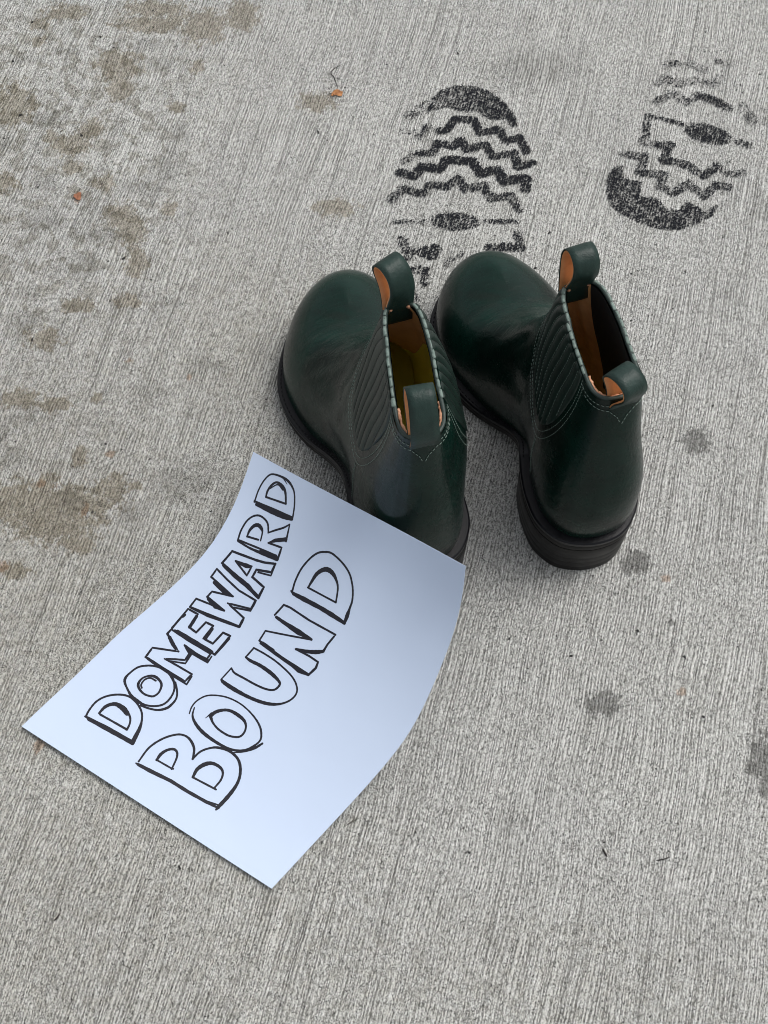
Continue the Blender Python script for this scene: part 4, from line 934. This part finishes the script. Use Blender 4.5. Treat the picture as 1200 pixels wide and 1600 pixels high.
    tt = np.linspace(0, 1, 13)
    G = m_[:, None] * (1 - tt)[None, :, None] + l_[:, None] * tt[None, :, None]
    G[:, :, 2] -= (.0035 * (1 - (2 * tt - 1) ** 4))[None, :]
    grid_obj('insole', G, M_INSOLE, root)
    keep = G[:, 6, 0] < .098
    G2 = G[keep].copy(); G2 = G2[:, 1:-1]; G2[:, :, 2] += .0012
    grid_obj('heel_pad', G2, M_PAD, root)
    # --- welt, outsole, heel
    def ring(inset, zf, dz=0.0):
        o_ = outline(sgn, inset, 8, bend, wide); return np.column_stack([o_, zf(o_[:, 0]) + dz])
    prism('outsole', [ring(.004, z_bottom, 0), ring(.0008, z_bottom, .0006), ring(.0004, z_bottom, .0062), ring(.0011, z_bottom, .0074)], M_SOLE, root)
    prism('welt', [ring(.0011, z_bottom, .0074), ring(.0002, z_bottom, .0080), ring(.0000, z_bottom, .0116), ring(.0012, z_bottom, .0127), ring(.0120, z_bottom, .0130)], M_WELT, root, cap_top=False, cap_bot=False)
    wst = MB(); o_ = outline(sgn, .0030, 40, bend, wide); P = np.column_stack([o_, z_welt(o_[:, 0]) + .0003])
    d = np.r_[0, np.cumsum(np.linalg.norm(np.diff(P, axis=0), axis=1))]; t = 0
    while t < d[-1] - .003:
        p0 = np.array([np.interp(t, d, P[:, i]) for i in range(3)]); p1 = np.array([np.interp(t + .0026, d, P[:, i]) for i in range(3)])
        if p0[0] > .085: wst.tube([p0, (p0 + p1) / 2 + [0, 0, .0002], p1], [.0004, .0006, .0004], 5)
        t += .0042
    wst.build('welt_stitching', M_WELT, root)['kind'] = 'stuff'
    cut = .083
    def hring(inset, z):
        o_ = outline(sgn, inset, 12, bend, wide); o_ = o_[o_[:, 0] <= cut]
        a = np.arctan2(o_[:, 1], o_[:, 0] - cut * .6); o_ = o_[np.argsort(np.mod(a, 2 * math.pi))]
        # front breast of the heel, slightly hollow
        top = o_[np.argmax(o_[:, 1])]; 
        up_ = o_[(o_[:, 0] > cut * .8) & (o_[:, 1] > 0)]; lo_ = o_[(o_[:, 0] > cut * .8) & (o_[:, 1] < 0)]
        ya = up_[np.argmax(up_[:, 0]), 1]; yb = lo_[np.argmax(lo_[:, 0]), 1]
        br = [(cut - .003 * (1 - (2 * t - 1) ** 2), yb + (ya - yb) * t) for t in np.linspace(.02, .98, 12)]
        # order: start at the back, go round
        pts = np.vstack([o_, br]); cen = np.array([cut * .55, 0]); a = np.arctan2(pts[:, 1] - cen[1], pts[:, 0] - cen[0])
        pts = pts[np.argsort(a)]
        return pts, z
    rings = []
    zt = [0, .0006, .0068, .0074, .0080, .0150, .0156, .0162, .0232, .0238, .0244, .0380, .0392]
    ins_ = [.0026, .0016, .0014, .00148, .0013, .0011, .00118, .0010, .0008, .00088, .0006, .0003, .0006]
    base_pts, _ = hring(.001, 0)
    m0 = len(base_pts)
    for z, i_ in zip(zt, ins_):
        p = base_pts.copy(); cen = np.array([.043, 0]); v = p - cen; ln = np.linalg.norm(v, axis=1)[:, None]
        p = cen + v * (1 - (i_ - .001) / ln)
        rings.append(np.column_stack([p, np.full(m0, z)]))
    prism('heel', rings, M_HEEL, root)
    # --- pull loops
    fb = surf(np.array([u8]), np.array([1.0]), 1)[0]; rb = surf(np.array([L.U]), np.array([1.0]), 1)[0]
    f, r_ = tabs
    make_tab('pull_loop', root, (fb[0] - .001, fb[1], fb[2] - .001), 1, f[0], .0195, f[1], f[2], f[3], f[4], seed)
    make_tab('pull_loop', root, (rb[0] + .001, rb[1], rb[2] - .003), -1, r_[0], .0195, r_[1], r_[2], r_[3], r_[4], seed + 5)
    return root

make_boot((.1615, .427), rad(106.0), 1, 'green leather ankle boot standing clear on the right, its black heel fully in view',
          ((.037, rad(4), .002, -.002, .0050), (.032, rad(22), .001, .003, .0055)), 1.02, (.0035, -.0075, -.005, .09), .003, .006, .000, .9, .35, 3)
make_boot((.030, .404), rad(102.5), -1, 'green leather ankle boot on the left, its heel hidden behind the white paper',
          ((.040, rad(28), .008, -.001, .0045), (.036, rad(-2), -.014, .000, .0050)), 0.90, (.002, -.0070, -.080, 0), .009, .008, .013, 1.0, 1.0, 8)

# ---------------------------------------------------------------- the sheet of paper
PL = np.array(PAPER_L); PR = np.array(PAPER_R)
_k = np.linspace(0, 1, len(PL))
def paper_point(s, t):
    s = np.asarray(s, float); t = np.asarray(t, float)
    a = spline(_k, PL, t); b = spline(_k, PR, t)
    p = a * (1 - s)[..., None] + b * s[..., None]
    p[..., 2] += .0009 * np.sin(s * 5.0 + .8) * np.sin(t * 4 + .4) * (1 - (2 * s - 1) ** 4)
    return p
PORG = np.array([-.08, .34, 0.0])
def build_paper():
    root = empty('handwritten_paper', tuple(PORG), 0, 'curled white sheet of paper hand-lettered in black marker, leaning on the left boot', 'paper')
    ns, nt = 50, 90
    S, T = np.meshgrid(np.linspace(0, 1, ns), np.linspace(0, 1, nt), indexing='ij')
    P = paper_point(S, T) - PORG
    du = np.gradient(P, axis=0); dv = np.gradient(P, axis=1); N = np.cross(du, dv); N /= np.linalg.norm(N, axis=-1)[..., None]
    top = P + N * .0001; bot = P - N * .0001
    idx = np.arange(ns * nt).reshape(ns, nt); A = ns * nt
    F = []
    q = np.stack([idx[:-1, :-1], idx[1:, :-1], idx[1:, 1:], idx[:-1, 1:]], -1).reshape(-1, 4)
    F += q.tolist() + (q[:, ::-1] + A).tolist()
    VV = np.vstack([top.reshape(-1, 3), bot.reshape(-1, 3)]).tolist()
    for line in (idx[0], idx[-1], idx[:, 0], idx[:, -1]):        # cut edges keep their own vertices, so they stay crisp
        b = len(VV); VV += [VV[i] for i in line] + [VV[i + A] for i in line]; m = len(line)
        for i in range(m - 1): F.append([b + i, b + i + 1, b + m + i + 1, b + m + i])
    sheet = obj('sheet', VV, F, M_PAPER, root)
    names = [('D', 6), ('O', 4), ('M', 6), ('E', 6), ('W', 7), ('A', 6), ('R', 10), ('D', 7), ('B', 8), ('O', 4), ('U', 4), ('N', 9), ('D', 4)]
    assert sum(n for _, n in names) == len(MARKER), (sum(n for _, n in names), len(MARKER))
    k = 0
    for li, (ch, cnt) in enumerate(names):
        V = []; Fc = []
        for kind, pts in MARKER[k:k + cnt]:
            pts = np.array(pts)
            if kind == 's': c = catmull(pts, 8)
            elif kind == 'c': c = catmull(np.vstack([pts, pts[:1]]) if False else pts, 8, True); c = np.vstack([c, c[:1]])
            else:
                c = [pts[0]]
                for i in range(len(pts) - 1):
                    for t in np.linspace(0, 1, 7)[1:]: c.append(pts[i] * (1 - t) + pts[i + 1] * t)
                c = np.array(c)
            w = np.abs(c[:, 2]) * .001 * (1 + .05 * np.sin(np.arange(len(c)) * 1.7 + li)) * .5
            P = paper_point(c[:, 0], c[:, 1])
            Px = paper_point(c[:, 0] + .002, c[:, 1]) - P; Py = paper_point(c[:, 0], c[:, 1] + .002) - P
            N = np.cross(Px, Py); N /= np.linalg.norm(N, axis=1)[:, None]
            T = np.gradient(P, axis=0); T /= np.linalg.norm(T, axis=1)[:, None] + 1e-9
            Bn = np.cross(N, T); Q = P + N * .00022 - PORG
            b = len(V)
            for i in range(len(c)): V += [Q[i] - Bn[i] * w[i], Q[i] + Bn[i] * w[i]]
            for i in range(len(c) - 1): Fc.append((b + 2 * i, b + 2 * i + 1, b + 2 * i + 3, b + 2 * i + 2))
            if kind == 'p': joints = list(range(0, len(c), 6))
            else: joints = [0, len(c) - 1]
            for i in joints:                                     # round nib at ends and corners
                b = len(V)
                for j in range(10):
                    th = 2 * math.pi * j / 10
                    V.append(Q[i] + w[i] * (math.cos(th) * T[i] + math.sin(th) * Bn[i]) + N[i] * .00002)
                Fc.append(tuple(range(b, b + 10)))
        k += cnt
        o = obj('inked_letter', V, Fc, M_MARK, root, smooth=False)
        o['label'] = 'hand-drawn outline letter ' + ch
build_paper()

# ---------------------------------------------------------------- small things lying about
def curled_flake(name, x, y, r, mat, label, cat, seed, squash=.8, notch=True):
    R = np.random.default_rng(seed)
    V = []; F = []; n = 22; m = 6
    for k in range(m + 1):
        for i in range(n):
            th = 2 * math.pi * i / n; rr = r * (k / m)
            irr = 1 + .14 * math.sin(3 * th + seed) + .08 * math.sin(7 * th + 2)
            if notch and abs((th - 4.3 + math.pi) % (2 * math.pi) - math.pi) < .5: irr *= 1 - .55 * (k / m)
            px, py = rr * irr * math.cos(th), rr * irr * math.sin(th) * squash
            z = .0012 + .32 * r * (k / m) ** 2 * (.5 + .5 * math.sin(th * 2 + .6)) + .08 * r * math.sin(px / r * 6)
            V.append((px, py, z))
    for k in range(m):
        for i in range(n): F.append((k * n + i, k * n + (i + 1) % n, (k + 1) * n + (i + 1) % n, (k + 1) * n + i))
    A = len(V); V += [(a, b, c - .0003) for a, b, c in V]
    F += [tuple(q + A for q in f)[::-1] for f in F]
    for i in range(n): F.append((m * n + i, m * n + (i + 1) % n, A + m * n + (i + 1) % n, A + m * n + i))
    o = obj(name, V, F, mat); o.location = (x, y, 0); tag(o, label, cat); return o

leaf = empty('dry_leaf', (-.0434, .9007, 0), 0.3, 'small curled orange-brown leaf scrap at the top, left of the bold print', 'leaf')
lf = curled_flake('blade', 0, 0, .0052, M_LEAF, None, None, 3); lf.parent = leaf
mb = MB(); mb.tube([(-.0030, -.0006, .002), (-.0045, .0012, .0016), (-.0060, .0022, .0010)], [.0004, .0003, .0002]); mb.build('leaf_stem', M_TWIG, leaf)

def fibre(name, pts, r, mat, label, cat, group=None):
    c = np.mean(np.array(pts), 0); c[2] = 0
    mb = MB(); P = catmull(np.array(pts) - c, 5); rr = r * (1 - .55 * np.abs(np.linspace(-1, 1, len(P))) ** 2); mb.tube(P, rr, 5)
    o = mb.build(name, mat); o.location = c; tag(o, label, cat, group); return o
fibre('hair_strand', [(-.0385, .9365, .0006), (-.0425, .9335, .0012), (-.0480, .9290, .0008), (-.0488, .9245, .0010), (-.0462, .9210, .0007), (-.0440, .9140, .0009), (-.0425, .9080, .0006)], .00042, M_TWIG, 'thin dark kinked fibre just above the curled orange leaf scrap', 'fibre')
fibre('grass_stalk', [(-.0269, .2298, .0008), (-.0230, .2322, .0015), (-.0173, .2353, .0008)], .00040, M_GREYTWIG, 'short grey-brown stalk beside the right edge of the white paper', 'stalk')
fibre('straw_bit', [(-.1777, .1345, .0006), (-.1742, .1330, .0013), (-.1709, .1312, .0006)], .00035, M_GREYTWIG, 'fine straw lying on the bare concrete at the lower left, below the paper', 'stalk')
fibre('twig_bit', [(.1545, .2135, .0006), (.1558, .2100, .0014), (.1572, .2078, .0006)], .00075, M_TWIG, 'short upright black twig at the lower right', 'twig')
fibre('twig_bit', [(.1915, .2052, .0006), (.1955, .2057, .0014), (.2008, .2072, .0006)], .00050, M_TWIG, 'thin black twig lying level at the lower right, next to the upright one', 'twig')
fibre('twig_bit', [(-.2240, .1690, .0006), (-.2262, .1655, .0012), (-.2280, .1640, .0006)], .00065, M_TWIG, 'short black slanting splinter near the bottom left edge', 'twig')
cr = curled_flake('leaf_crumb', -.2695, .7843, .0034, M_CRUMB, 'rust-orange crumb of leaf on the stained concrete at the upper left', 'leaf', 5, 1.2, False)
# dark grit scattered over the slab: nobody could count it
def build_grit():
    R = np.random.default_rng(21); mb = MB()
    for i in range(520):
        x = R.uniform(-.37, .37); y = R.uniform(.08, 1.03); r = R.choice([.00035, .0005, .0008], p=[.6, .33, .07])
        a = R.uniform(0, math.pi); ln = r * R.uniform(.9, 2.0)
        ca, sa = math.cos(a), math.sin(a)
        mb.box((x, y, r * .5 + .0002), (ln * ca, ln * sa, 0), (-r * sa * .8, r * ca * .8, 0), (0, 0, r * .6))
    o = mb.build('grit', M_GRIT, None, smooth=False); tag(o, 'dark specks of grit scattered over the concrete', 'grit', kind='stuff')
build_grit()
